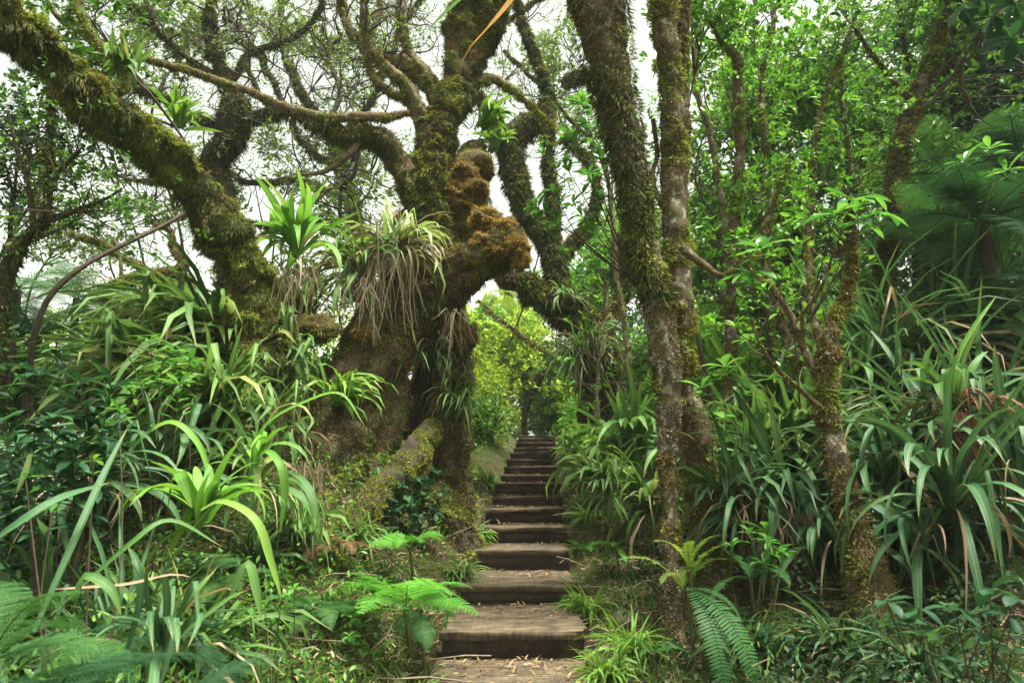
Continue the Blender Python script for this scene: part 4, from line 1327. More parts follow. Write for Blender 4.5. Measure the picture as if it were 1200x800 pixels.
def clusters(mk):
    if mk not in CL:
        CL[mk] = []
        for v_ in range(4):
            b = Buf()
            m = 62
            d = nrm(rvec(m)) * (R.random((m, 1)) ** .5)
            o = d * .42 * np.array([1.1, 1.1, .8])
            o += .10 * np.stack([fbm(o * 3 + 7 * q + v_, 2, q) for q in range(3)], -1)
            Dr = nrm(d + np.array([0, 0, .45]))
            rosettes(b, o, Dr, 7, .080, .034, T_LEAF2, (.5, 1.4), .02, .15)
            CL[mk].append(b.mesh('leaf_cluster', M[mk]))
    return CL[mk]


def bush(label, px, py, rx, ry, Y, n, L, mat='broad_mid', W=None, blobs=7, k=7, name='bush', cat='bush', group=None, depth=None, T=T_LEAF, stem='twig', sr=.02, twk=.5, squash=1, dens=1.25):
    c = P(px, py, Y)
    D = dpt(px, py, Y)
    RX, RZ = rx / FPX * D, ry / FPX * D
    RY = depth or min(RX, 2.5) * .8
    gz = float(ground(c[0], c[1]))
    bx, by = c[0] + random.uniform(-.2, .2) * RX, c[1] + .2
    ub = bx - float(np.interp(by, PY, PX))
    if abs(ub) < 1.4 and by < 19.5:       # nothing grows on the path
        bx += (1.5 if ub > 0 else -1.5) - ub
    base = np.array([bx, by, float(ground(bx, by)) - .1])
    root = thing(name, label, cat, base, group)
    bc = c + np.stack([R.uniform(-.8, .8, blobs) * RX, R.uniform(-.7, .7, blobs) * RY, R.uniform(-.75, .75, blobs) * RZ], -1)
    bc[:, 2] = np.maximum(bc[:, 2], gz + .15)
    sb = Buf()
    ctr = []
    n = int(n * 1.7)
    L = L * .88
    top = c + np.array([0, 0, RZ * .3])
    m1 = base * .6 + top * .4 + R.normal(size=3) * .10 * np.linalg.norm(top - base) * np.array([1, 1, .2])
    m2 = base * .3 + top * .7 + R.normal(size=3) * .10 * np.linalg.norm(top - base) * np.array([1, 1, .2])
    main = catmull(np.array([base, m1, m2, top]), .12)
    tube(sb, main, np.linspace(sr, sr * .4, len(main)), 6, .2 * sr, 8, 3, cap=False)
    for q in bc:
        lo = np.argmin(np.abs(main[:, 2] - (q[2] - RZ * .5 - .2)))
        s0 = main[min(len(main) - 1, lo)]
        mid = s0 * .5 + q * .5 + R.normal(size=3) * .10 * np.linalg.norm(q - s0)
        cc = catmull(np.array([s0, mid, q]), .12)
        tube(sb, cc, np.linspace(sr * .5, sr * .2, len(cc)), 5, cap=False)
        ctr.append(cc)
    K = max(4, int(n * dens / 50))
    sc = L / .078
    for q_ in range(K):
        q = bc[q_ % blobs]
        cc = ctr[q_ % blobs]
        o_ = q + nrm(R.normal(size=3)) * R.random() ** .6 * np.array([RX, RY, RZ]) * .5
        o_[2] = max(o_[2], gz + .1)
        s0 = cc[R.integers(len(cc) // 2, len(cc))]
        for q2 in range(3):
            e_ = o_ + R.normal(size=3) * .25 * sc
            mid = (s0 + e_) / 2 + R.normal(size=3) * .06
            tube(sb, np.array([s0, mid, e_]), np.array([sr * .22, sr * .16, sr * .08]), 3, cap=False)
        ob = bpy.data.objects.new('leaf_cluster', random.choice(clusters(mat)))
        COL.objects.link(ob)
        ob.parent = root
        ob['kind'] = 'stuff'
        ob.location = Vector([float(t) for t in o_ - base])
        k_s = sc * random.uniform(.7, 1.25)
        ob.scale = (k_s * random.uniform(.9, 1.3), k_s, k_s * random.uniform(.8, 1.1))
        ob.rotation_euler = (random.gauss(0, .35), random.gauss(0, .35), random.uniform(0, 6.28))
    part('stem', sb, M[stem], root, 'stuff')
    return root


# ------------------------------------------------------------------ strap-leaved plants, left
SP = strap_plant
g1 = 'strap-leaved plants on the left bank'
SP('bright green strap-leaved clump at mid height left of the gnarled tree, leaves fanning upward', 238, 612, 3.7, 112, 20, 22, 'strap', (.55, .42, .03), group=g1)
SP('fresh green strap-leaved clump perched beside the bend of the leaning trunk', 347, 300, 6.4, 98, 15, 30, 'strap', (.55, .4, .05), group='epiphytes on the trees', dead=8)
SP('pale epiphyte with a beard of dry hanging strands on the crook of the gnarled tree', 462, 296, 6.85, 84, 11, 26, 'strap_pale', (.12, .48, .40), dead=60, group='epiphytes on the trees')
SP('drooping narrow-leaved epiphyte left of the bearded one', 418, 322, 6.8, 84, 7, 16, 'strap_mid', (.2, .5, .3), dead=20, group='epiphytes on the trees')
SP('grassy epiphyte hanging in the hollow between the gnarled trunk and its second stem', 504, 420, 7.4, 66, 4, 10, 'strap_mid', (0, .2, .8), dead=6, group='epiphytes on the trees')
SP('small epiphyte with leaves arching on the face of the gnarled trunk', 398, 476, 6.5, 66, 7, 7, 'strap', (.1, .8, .1), group='epiphytes on the trees', dead=0)
SP('upright tuft on top of the arching tree limb', 577, 176, 10.1, 34, 7, 9, 'strap', (.8, .2, 0), group='epiphytes on the trees')
SP('thin tuft on top of the leaning trunk near the upper left', 150, 95, 5.0, 56, 8, 5, 'strap_mid', (.4, .5, .1), group='epiphytes on the trees')
SP('yellow-green tuft on the branch above the leaning trunk', 210, 150, 7.2, 56, 8, 8, 'strap', (.7, .3, 0), group='epiphytes on the trees')
SP('green epiphyte in the fork behind the orange moss', 566, 150, 7.9, 46, 8, 5, 'strap', (.1, .8, .1), az=(0, 120), group='epiphytes on the trees')
SP('narrow-leaved epiphyte trailing down the second stem', 534, 470, 7.3, 56, 5, 8, 'strap_mid', (0, .2, .8), dead=14, group='epiphytes on the trees')
left = [
    ('long-leaved clump under the foot of the leaning trunk', 300, 452, 6.0, 120, 9, 34, 'strap_mid', 150),
    ('clump spilling left from beneath the leaning trunk', 262, 420, 6.2, 145, 9, 50, 'strap_mid', 190),
    ('clump of sweeping leaves at the top of the left bank', 216, 412, 6.8, 140, 8, 50, 'strap_mid', 200),
    ('clump of sweeping leaves left of centre on the bank', 200, 470, 5.8, 150, 10, 50, 'strap_mid', 200),
    ('clump halfway up the bank below the leaning trunk', 262, 490, 5.4, 140, 9, 50, 'strap_mid', 220),
    ('greyish-leaved clump among the left shrubs', 140, 470, 6.0, 130, 8, 46, 'strap_mid', 180),
    ('clump with russet dead leaves against the gnarled tree roots', 310, 510, 5.8, 110, 9, 30, 'strap_mid', 230),
    ('narrow-leaved clump between leaning and gnarled trunks', 335, 425, 6.4, 96, 8, 28, 'strap_mid', 230),
    ('dense tuft filling the gap between the two left trunks', 364, 372, 6.9, 80, 7, 26, 'strap', 230),
    ('low clump with dry leaves over the roots', 345, 520, 6.3, 84, 8, 14, 'strap_mid', 230),
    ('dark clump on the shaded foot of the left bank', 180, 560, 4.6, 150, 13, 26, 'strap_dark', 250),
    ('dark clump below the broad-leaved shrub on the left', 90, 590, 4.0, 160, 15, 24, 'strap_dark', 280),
    ('arching clump behind the bright green one', 300, 570, 4.8, 120, 13, 24, 'strap_mid', 270),
]
for lab, px, py, Y, L, W, n, m, az in left:
    SP(lab, px, py, Y, L, W, n, m, (.15, .6, .25), az=(az, 230), dead=9, group=g1)
# explicit foreground leaves, lower left
r_ = SP('broad dark strap-leaved plant filling the lower left corner', 190, 760, 2.6, 130, 15, 12, 'strap_dark', (.3, .6, .1), group=g1)
for pts, W, m in (
    ([(330, 700, 3.0), (318, 660, 3.0), (300, 610, 3.0), (262, 588, 3.05), (235, 598, 3.1)][::-1], 16, 'strap'),
    ([(270, 700, 2.9), (290, 660, 2.9), (300, 690, 2.9), (306, 725, 2.9)], 18, 'strap_mid'),
    ([(180, 760, 2.6), (210, 720, 2.6), (232, 690, 2.6), (252, 668, 2.65)], 17, 'strap_mid'),
    ([(205, 750, 2.7), (240, 722, 2.7), (270, 700, 2.7), (288, 692, 2.7)], 11, 'strap_mid'),
    ([(-30, 650, 2.2), (20, 615, 2.2), (70, 585, 2.3), (130, 565, 2.5)], 22, 'strap_dark'),
    ([(40, 740, 2.3), (80, 650, 2.4), (120, 560, 2.6), (150, 500, 2.8)], 17, 'strap_dark'),
    ([(60, 720, 2.7), (150, 640, 2.7), (200, 610, 2.8), (260, 640, 2.9)], 13, 'strap_mid'),
    ([(90, 700, 2.4), (100, 675, 2.4), (130, 690, 2.4), (142, 720, 2.4)], 20, 'strap_mid'),
    ([(150, 760, 2.6), (165, 700, 2.6), (160, 660, 2.6), (150, 640, 2.7)], 15, 'strap_dark'),
):
    ribbon_leaf(r_, pts, W, m)
r_ = thing('fallen_leaf', 'long straw-coloured dead leaf lying across the lower left foliage', 'leaf', P(64, 690, 2.45), None)
ribbon_leaf(r_, [(64, 690, 2.45), (100, 688, 2.45), (150, 684, 2.45), (200, 673, 2.45), (224, 676, 2.45)], 7, 'dead')
r_ = thing('fallen_leaf', 'pale broken leaf tip caught upright at the left edge', 'leaf', P(36, 532, 2.6), None)
ribbon_leaf(r_, [(36, 532, 2.6), (30, 555, 2.6), (19, 578, 2.6)], 14, 'strap_pale')
r_ = SP('bright arching leaves drooping in front of the gnarled roots', 300, 545, 4.3, 70, 12, 6, 'strap', (.3, .7, 0), group=g1)
for pts, W in (([(290, 560, 4.2), (310, 530, 4.1), (328, 545, 4.0), (334, 580, 4.0), (328, 625, 4.0)], 15), ([(285, 560, 4.2), (310, 500, 4.2), (360, 470, 4.2), (400, 462, 4.2), (428, 500, 4.2)], 9),
                ([(250, 570, 4.2), (232, 520, 4.2), (200, 495, 4.2), (160, 520, 4.2), (140, 560, 4.2)], 13)):
    ribbon_leaf(r_, pts, W, 'strap')
# overhead epiphyte out of frame whose two leaves hang into the top of the picture
r_ = thing('strap_leaf_plant', 'overhead plant dipping one green and one orange dying leaf into the top of the view', 'plant', P(640, -110, 3.0), 'epiphytes on the trees')
ribbon_leaf(r_, [(640, -110, 3.0), (585, -45, 3.0), (545, -5, 3.0), (520, 18, 3.0), (499, 38, 3.0)], 17, 'strap')
ribbon_leaf(r_, [(640, -110, 3.0), (622, -60, 3.0), (602, -5, 3.0), (575, 30, 3.0), (553, 54, 3.05), (538, 80, 3.1)], 12, 'orange_leaf', name='dying_leaf')

def beard(root, px, py, Y, wpx, lpx, n, mat='dead_joined'):
    """dry strands hanging under a plant"""
    b = Buf()
    D = dpt(px, py, Y)
    for k in range(n):
        p = P(px + random.uniform(-.5, .5) * wpx, py + random.uniform(-6, 6), Y - random.uniform(0, .12))
        L = lpx / FPX * D * random.uniform(.2, 1.15)
        m = 6
        sx, sy = random.gauss(0, .15), random.gauss(0, .05) - .04
        c = np.array([p + np.array([sx * t + .012 * math.sin(t * 7 + k), sy * t, -L * t]) for t in np.linspace(0, 1, m)])
        w_ = random.uniform(.003, .008)
        a = random.uniform(0, 3.14)
        d = np.array([math.cos(a) * w_, math.sin(a) * w_ * .5, 0])
        tp = np.linspace(1, .2, m)[:, None]
        v = np.stack([c - d * tp, c + d * tp], 1).reshape(-1, 3)
        b.add(v, [(i * 2, i * 2 + 1, i * 2 + 3, i * 2 + 2) for i in range(m - 1)])
    part('hanging_strands', b, M[mat], root, 'stuff')


def find(lab):
    return [o for o in COL.objects if o.get('label', '').startswith(lab)][0]


beard(find('pale epiphyte with a beard'), 458, 300, 6.65, 52, 100, 95)
beard(find('drooping narrow-leaved epiphyte left'), 420, 330, 6.6, 40, 60, 60)
beard(find('narrow-leaved epiphyte trailing'), 536, 366, 7.0, 30, 80, 30)
beard(find('fresh green strap-leaved clump perched'), 350, 315, 6.2, 50, 80, 70)
beard(find('long-leaved clump under the foot'), 300, 470, 5.8, 90, 110, 130)
beard(find('clump with russet dead leaves'), 340, 545, 5.6, 90, 80, 120)
# ------------------------------------------------------------------ strap-leaved plants, right
g2 = 'strap-leaved plants on the right of the steps'
right = [
    # label, px, Y, Lpx, Wpx, n, mat, azcentre, mix
    ('light green clump right beside the steps behind the front trunk', 742, 545, 7.4, 115, 13, 40, 'strap_mid', -100, (.35, .5, .15)),
    ('bright clump leaning over the upper steps', 700, 545, 8.6, 60, 8, 24, 'strap', -120, (.3, .5, .2)),
    ('fine-leaved clump on the right of the topmost steps', 694, 520, 11.5, 44, 5, 26, 'strap', -120, (.4, .5, .1)),
    ('light clump partly hidden by the two right trunks', 815, 560, 6.6, 120, 13, 32, 'strap_mid', -90, (.35, .5, .15)),
    ('hanging-leaved clump just right of the two trunks', 888, 565, 5.7, 125, 14, 34, 'strap_mid', -90, (.35, .4, .25)),
    ('dark hanging clump left of the forked tree', 925, 590, 5.2, 135, 17, 30, 'strap_dark', -90, (.3, .35, .35)),
    ('deep green clump right of the forked tree trunk', 1040, 570, 5.0, 150, 17, 30, 'strap_dark', -90, (.25, .45, .3)),
    ('dark clump with leaves sweeping to the right edge', 1105, 540, 5.2, 170, 17, 34, 'strap_dark', -60, (.35, .45, .2)),
    ('dark clump hanging above the blurred leaves on the right', 1120, 600, 4.3, 170, 19, 28, 'strap_dark', -80, (.2, .4, .4)),
    ('dark clump at the right edge', 1195, 560, 4.6, 180, 18, 26, 'strap_dark', -110, (.3, .4, .3)),
    ('high clump of arching leaves on the right bank', 1050, 440, 6.2, 150, 11, 40, 'strap_dark', -90, (.3, .5, .2)),
    ('higher clump behind on the right bank', 1120, 440, 6.8, 150, 11, 32, 'strap_dark', -60, (.3, .5, .2)),
    ('arching clump behind the trunk of the forked tree', 985, 470, 6.2, 125, 12, 34, 'strap_mid', -90, (.4, .45, .15)),
    ('fine dark tangle of long blades at the right edge', 1160, 600, 5.4, 190, 10, 70, 'strap_dark', -110, (.3, .5, .2)),
    ('fine dark tangle of long blades behind the forked tree foot', 1050, 600, 5.6, 160, 10, 70, 'strap_dark', -100, (.3, .5, .2)),
    ('fine tangle of long blades between the rear trunk and the forked tree', 930, 560, 6.0, 140, 9, 70, 'strap_mid', -95, (.35, .45, .2)),
    ('fine tangle of long blades in the upper right bank shade', 1130, 500, 6.6, 170, 9, 70, 'strap_dark', -110, (.3, .5, .2)),
    ('low clump at the foot of the rear trunk', 868, 600, 5.2, 95, 9, 24, 'strap_dark', -90, (.4, .4, .2)),
    ('light clump high behind the two trunks', 850, 480, 8.0, 100, 10, 34, 'strap', -90, (.5, .4, .1)),
    ('light clump filling the bank between the trunks and the steps', 765, 600, 6.2, 85, 10, 26, 'strap_mid', -120, (.3, .5, .2)),
    ('dark drooping clump beneath the forked tree', 975, 640, 4.9, 105, 15, 18, 'strap_dark', -100, (.1, .4, .5)),
    ('dark drooping clump right of the mossy tree foot', 1080, 640, 4.5, 120, 16, 18, 'strap_dark', -90, (.1, .4, .5)),
]
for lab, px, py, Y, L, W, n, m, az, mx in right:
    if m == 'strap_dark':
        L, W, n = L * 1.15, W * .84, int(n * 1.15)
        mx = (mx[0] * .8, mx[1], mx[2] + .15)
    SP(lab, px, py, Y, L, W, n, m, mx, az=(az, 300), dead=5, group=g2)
r_ = SP('tall strap-leaved plant with russet hanging roots at the right', 1120, 480, 4.6, 100, 14, 8, 'strap_mid', (.3, .5, .2), dead=46, deadmat='dead_red', group=g2, tilt=(0, 10))
ribbon_leaf(r_, [(1117, 458, 4.6), (1122, 420, 4.6), (1140, 385, 4.6), (1168, 346, 4.6)], 9, 'strap')
beard(r_, 1120, 486, 4.5, 34, 110, 110, 'dead_red_joined')
beard(find('dark hanging clump left of the forked'), 925, 600, 5.0, 60, 90, 70)
for (x0, y0, Y, lab) in ((690, 412, 9.7, 'curtain of fine grassy leaves hanging from the arching tree'), (676, 425, 9.8, 'lower curtain of grassy leaves beside the hanging one'), (660, 350, 9.8, 'short grassy fringe on top of the arch')):
    SP(lab, x0, y0, Y, 66 if y0 > 380 else 34, 3.4, 40 if y0 > 380 else 14, 'strap_mid', (0, .3, .7), dead=30, group='epiphytes on the trees', az=(-90, 250))
SP('low strap-leaved plant with long leaves crossing the right bank', 712, 580, 6.0, 70, 8, 16, 'strap_mid', (.3, .6, .1), az=(-150, 200), group=g2)

# ------------------------------------------------------------------ ferns
FN = fern
f_ = FN('bright green fern left of the lower steps', 474, 716, 4.5, 112, 9, 'tri', 'fern', az=(-60, 330), tilt=(0, 35))
FN('small bright fern behind the larger one in front of the tree hollow', 480, 640, 5.4, 56, 6, 'tri', 'fern', az=(-80, 300))
FN('dull green fern drooping under the bright one', 492, 712, 4.4, 56, 4, 'tri', 'fern_mid', az=(-80, 140), tilt=(30, 60))
FN('brown dead fern beside the gnarled roots', 388, 640, 5.2, 66, 7, 'tri', 'fern_brown', az=(-130, 260), tilt=(0, 25))
FN('soft green fern right of the seedlings at lower left', 372, 715, 4.3, 70, 7, 'tri', 'fern_mid', az=(-100, 320), tilt=(10, 45))
FN('mid green fern under the bright strap leaves', 262, 680, 3.9, 95, 7, 'tri', 'fern_mid', az=(-90, 330), tilt=(0, 35))
FN('dark fern in the lower left shade', 190, 740, 3.2, 110, 7, 'tree', 'fern_dark', az=(-60, 330), tilt=(5, 40))
FN('large blurred fern in the very near lower left corner', 40, 860, 1.55, 210, 9, 'tree', 'fern_dark', az=(30, 330), tilt=(-5, 25))
FN('second near fern spreading along the bottom left', 150, 900, 1.7, 190, 8, 'tree', 'fern_dark', az=(60, 300), tilt=(-5, 25))
FN('bright near fern under the blurred one at the left edge', -20, 780, 1.9, 170, 7, 'tree', 'fern_mid', az=(10, 260), tilt=(0, 30))
FN('glossy ladder fern drooping at the foot of the front trunk', 806, 690, 4.3, 150, 0, 'ladder', 'fern_mid')
ff = bpy.context.scene.objects
lf = [o for o in COL.objects if o.get('label', '').startswith('glossy ladder fern')][0]
for (a, s, ti) in ((-78, .95, 60), (-58, 1.0, 54), (-25, .5, 35)):
    o = bpy.data.objects.new('frond', fronds('ladder', 'fern_mid')[1])
    COL.objects.link(o); o.parent = lf
    s *= .80
    o.scale = (s, s, s); o.rotation_euler = (.1, rad(ti), rad(a))
FN('yellow-green upright young fern against the front trunk', 808, 668, 4.7, 78, 3, 'ladder', 'fern_yellow', az=(-90, 300), tilt=(-38, -20))
FN('pale fern arching left and right of the front trunk', 800, 690, 4.75, 92, 6, 'ladder', 'fern_yellow', az=(-90, 360), tilt=(-8, 15))
FN('small fern low on the bank right of the lowest steps', 765, 765, 4.2, 58, 6, 'ladder', 'fern_mid', az=(-90, 300), tilt=(0, 35))
FN('little fern by the rocks right of the steps', 722, 640, 6.2, 36, 6, 'ladder', 'fern', az=(-90, 300), tilt=(0, 35))
FN('arching fern tip between the right trunks and dark leaves', 880, 680, 4.6, 95, 5, 'ladder', 'fern_mid', az=(-20, 300), tilt=(0, 30))
FN('tangled yellow-green fern hanging in the bright gap under the arch', 588, 345, 8.0, 36, 6, 'tri', 'fern_yellow', az=(-90, 360), tilt=(35, 70), stalk=False)
for lab, px, py, Y, L, n, mt, az in (
    ('large dark tree fern crown at the right edge', 1150, 262, 6.0, 130, 14, 'fern_dark', -100),
    ('tree fern crown with level fronds behind the forked tree', 1085, 285, 6.8, 105, 13, 'fern_mid', -100),
    ('lower shaded tree fern on the right slope', 1175, 372, 6.0, 120, 12, 'fern_dark', -110),
    ('shaded tree fern right of the tall dark tree', 1110, 205, 8.0, 105, 13, 'fern_mid', -90),
    ('dark tree fern high at the right edge', 1195, 190, 7.0, 130, 12, 'fern_dark', -110)):
    FN(lab, px, py, Y, L, n, 'tree', mt, az=(az, 360), tilt=(-12, 50), name='tree_fern', trunk=.055, group='tree ferns on the right slope')
for lab, px, py, Y, L, n, mt in (
    ('dark tree fern low at the left edge', 40, 395, 6.5, 115, 11, 'fern_dark'),
    ('small tree fern with a peaked tip against the left sky gap', 90, 350, 9.0, 70, 10, 'fern_mid'),
    ('tree fern hidden among the left shrubs', 130, 385, 8.0, 80, 10, 'fern_mid'),
    ('feathery tree fern left of the contorted tree', 20, 340, 7.5, 90, 10, 'fern_mid')):
    FN(lab, px, py, Y, L, n, 'tree', mt, tilt=(-5, 35), name='tree_fern', trunk=.05, group='tree ferns on the left')

# ------------------------------------------------------------------ leafy shrubs with single leaves
LF = leafy
LF('dense glossy broad-leaved shrub at the left edge', [(15, 470, 3.2), (45, 440, 3.2), (70, 410, 3.3), (95, 450, 3.2), (60, 490, 3.0), (20, 520, 3.0), (110, 490, 3.3), (130, 455, 3.5), (85, 525, 3.1), (-10, 430, 3.2), (40, 560, 2.9), (125, 530, 3.3), (0, 495, 2.8)],
   (55, None, 3.3), 32, 8, 'broad_dark_inst', .36, extra=6)
LF('light-tipped shrub in front of the left sweeping leaves', [(205, 412, 4.4), (190, 428, 4.4), (222, 425, 4.4), (175, 400, 4.5), (130, 480, 4.2), (160, 455, 4.3), (210, 450, 4.3)], (180, None, 4.4), 22, 7, 'broad_inst', .34, extra=4)
LF('spindly bare-stemmed shrub with few leaves at lower left', [(60, 600, 2.6), (140, 480, 2.9), (110, 540, 2.8), (30, 560, 2.6)], (95, None, 2.6), 16, 4, 'broad_inst', .4, extra=1)
LF('young shrub with whorled leaves between the arch and the front trunk', [(682, 118, 5.6), (690, 150, 5.6), (668, 160, 5.6), (700, 175, 5.6), (660, 190, 5.5), (690, 205, 5.5), (720, 195, 5.6), (650, 225, 5.5), (672, 240, 5.5), (705, 232, 5.6), (640, 250, 5.6), (690, 262, 5.6), (650, 262, 5.5), (625, 240, 5.6)],
   (742, 330, 5.8), 20, 8, 'broad_inst', .36, extra=2, stemr=.008)
LF('sapling with large pale green leaves right of the trunks', [(893, 292, 4.0), (880, 320, 4.0)], (938, 480, 4.3), 34, 7, 'broad_inst', .42, extra=1, cone=(30, 95))
LF('sapling with long glossy leaves before the tall dark tree', [(980, 250, 3.9), (1012, 262, 3.9), (1040, 250, 3.8), (1000, 235, 4.0)], (945, 380, 4.2), 36, 5, 'broad_inst', .32, extra=1, cone=(40, 100))
LF('small sapling with drooping leaves below the lichened trunk', [(822, 455, 4.8), (850, 430, 4.8), (875, 455, 4.8), (835, 485, 4.8), (880, 400, 4.8)], (890, None, 5.0), 28, 6, 'broad_inst', .42, extra=1)
LF('blurred broad-leaved plant close in the lower right corner', [(1040, 705, 2.4), (1075, 712, 2.4), (1120, 715, 2.3), (1160, 690, 2.2), (1190, 700, 2.1), (1150, 740, 2.2), (1185, 760, 2.1), (1195, 680, 2.3), (1080, 745, 2.3)],
   (1140, None, 2.3), 32, 4, 'broad_dark_inst', .55, extra=1, cone=(50, 110))
LF('dark creeping shrub in the hollow under the gnarled tree', [(470, 570, 6.2), (490, 560, 6.2), (510, 555, 6.3), (480, 590, 6.1), (500, 580, 6.2), (520, 575, 6.3), (465, 600, 6.1), (490, 605, 6.1), (510, 600, 6.2), (455, 585, 6.1)], (490, None, 6.3), 13, 9, 'broad_dark_inst', .5, extra=3, cone=(30, 110))
LF('pale climbing seedling at lower left', [(310, 712, 3.4), (296, 722, 3.4), (330, 700, 3.4), (345, 690, 3.4), (318, 735, 3.4)], (318, None, 3.4), 15, 5, 'broad_inst', .5, extra=1, cat='plant', name='seedling')
LF('light green seedlings at the bottom left of the steps', [(405, 720, 4.3), (420, 735, 4.3), (410, 745, 4.2), (425, 715, 4.3)], (415, None, 4.3), 14, 6, 'broad_inst', .5, extra=1, cat='plant', name='seedling')
LF('seedling with toothed leaves right of the front trunk', [(858, 640, 4.5), (900, 635, 4.4), (918, 648, 4.4), (880, 625, 4.5), (895, 660, 4.4)], (885, None, 4.5), 22, 5, 'broad_inst', .42, extra=1, cat='plant', name='seedling')
LF('narrow upright seedling beside the rear trunk', [(900, 625, 4.7), (905, 650, 4.6)], (902, None, 4.6), 34, 3, 'broad_inst', .36, extra=0, cat='plant', name='seedling', cone=(10, 50))
LF('low leafy seedlings beneath the forked tree', [(870, 730, 4.2), (900, 745, 4.1), (965, 745, 4.1), (985, 760, 4.0), (930, 755, 4.0), (950, 735, 4.2)], (930, None, 4.1), 18, 5, 'broad_dark_inst', .55, extra=1, cat='plant', name='seedling')
LF('yellowish whorled shrub in the upper right shade', [(1130, 190, 5.8), (1160, 175, 5.8), (1180, 200, 5.8), (1150, 210, 5.8)], (1180, 330, 6.2), 24, 8, 'broad_inst', .36, extra=1)
LF('tuft of leaves hanging in the top right corner', [(1130, 5, 4.0), (1160, 20, 4.0), (1185, 45, 4.0), (1150, -10, 4.0), (1190, 5, 4.0)], (1260, -80, 4.2), 30, 7, 'broad_dark_inst', .36, extra=1)

for lab, px, py, Y, L, n, kd, mt in (
    ('small fern on the mossy bank left of the middle steps', 548, 610, 6.8, 30, 7, 'ladder', 'fern'),
    ('low fern at the left edge of the lowest steps', 500, 770, 3.9, 46, 7, 'tri', 'fern_mid'),
    ('spreading low fern at the bottom left of the steps', 420, 780, 3.6, 62, 8, 'tri', 'fern_mid'),
    ('low fern in front of the dead brown fern', 385, 690, 4.6, 62, 8, 'tri', 'fern_mid'),
    ('low fern between the bright strap clump and the dead fern', 320, 690, 4.4, 60, 8, 'tri', 'fern_mid'),
    ('dark low fern at the foot of the slanting root', 430, 690, 5.2, 44, 7, 'tri', 'fern_dark'),
    ('fern among twigs at the bottom left', 350, 770, 3.4, 80, 8, 'tri', 'fern_mid'),
    ('small fern on the root left of the hollow', 440, 625, 5.9, 40, 6, 'ladder', 'fern_mid'),
    ('low fern right of the lowest steps', 712, 770, 3.9, 44, 7, 'ladder', 'fern'),
    ('fern tuft right of the third step', 700, 690, 4.9, 34, 7, 'ladder', 'fern_mid'),
    ('fern tuft on the right bank beside the middle steps', 684, 610, 7.2, 30, 7, 'tri', 'fern'),
    ('fern at the foot of the rear trunk', 860, 720, 4.8, 56, 8, 'tri', 'fern_mid'),
    ('low fern in the litter beneath the forked tree', 940, 720, 4.3, 60, 7, 'tri', 'fern_dark')):
    FN(lab, px, None, Y, L, n, kd, mt, az=(-90, 360), tilt=(0, 30), group='small ferns along the steps')
for lab, px, Y, L, W, n, mt in (
    ('grassy tuft overhanging the left side of the middle steps', 556, 7.6, 40, 4, 30, 'strap'),
    ('grassy tuft on the left bank below the second stem', 536, 6.3, 44, 4, 26, 'strap_mid'),
    ('bright grassy tuft right of the lowest steps', 712, 4.4, 60, 4, 40, 'strap'),
    ('bright grassy tuft beside the front trunk', 745, 4.6, 60, 4, 36, 'strap'),
    ('grassy tuft right of the middle steps', 690, 5.6, 48, 4, 36, 'strap'),
    ('grassy tuft right of the upper steps', 690, 8.0, 32, 4, 26, 'strap'),
    ('wispy tuft left of the lowest steps', 478, 4.2, 50, 4, 26, 'strap_mid'),
    ('arching tuft in front of the big roots', 350, 5.2, 90, 7, 30, 'strap_mid'),
    ('dark tangle of long blades at the lower left edge', 40, 3.4, 200, 11, 46, 'strap_dark'),
    ('dark tangle of long blades behind the dead straw leaf', 120, 3.3, 190, 10, 46, 'strap_dark'),
    ('tangle of long blades below the bright strap clump', 210, 3.4, 150, 9, 40, 'strap_mid'),
    ('dark arching tuft left of the dead brown fern', 290, 4.8, 100, 8, 30, 'strap_dark'),
    ('wispy tuft under the slanting root', 420, 5.6, 56, 5, 26, 'strap_mid'),
    ('dark drooping tuft low in front of the forked tree foot', 990, 4.0, 90, 8, 30, 'strap_dark'),
    ('dark drooping tuft at the bottom right', 1090, 3.6, 110, 9, 30, 'strap_dark'),
    ('wispy tuft at the bottom edge left of the steps', 400, 3.6, 60, 4, 26, 'strap_mid'),
    ('wispy tuft in the litter under the forked tree', 880, 4.3, 70, 4, 30, 'strap_mid'),
    ('grassy tuft left of the upper steps', 570, 10.5, 28, 4, 36, 'strap'),
    ('grassy tuft right of the topmost steps', 680, 14.0, 22, 4, 24, 'strap_mid')):
    SP(lab, px, None, Y, L, W, n, mt, (.3, .6, .1), dead=8, group='grassy tufts along the steps', name='grass_tuft')

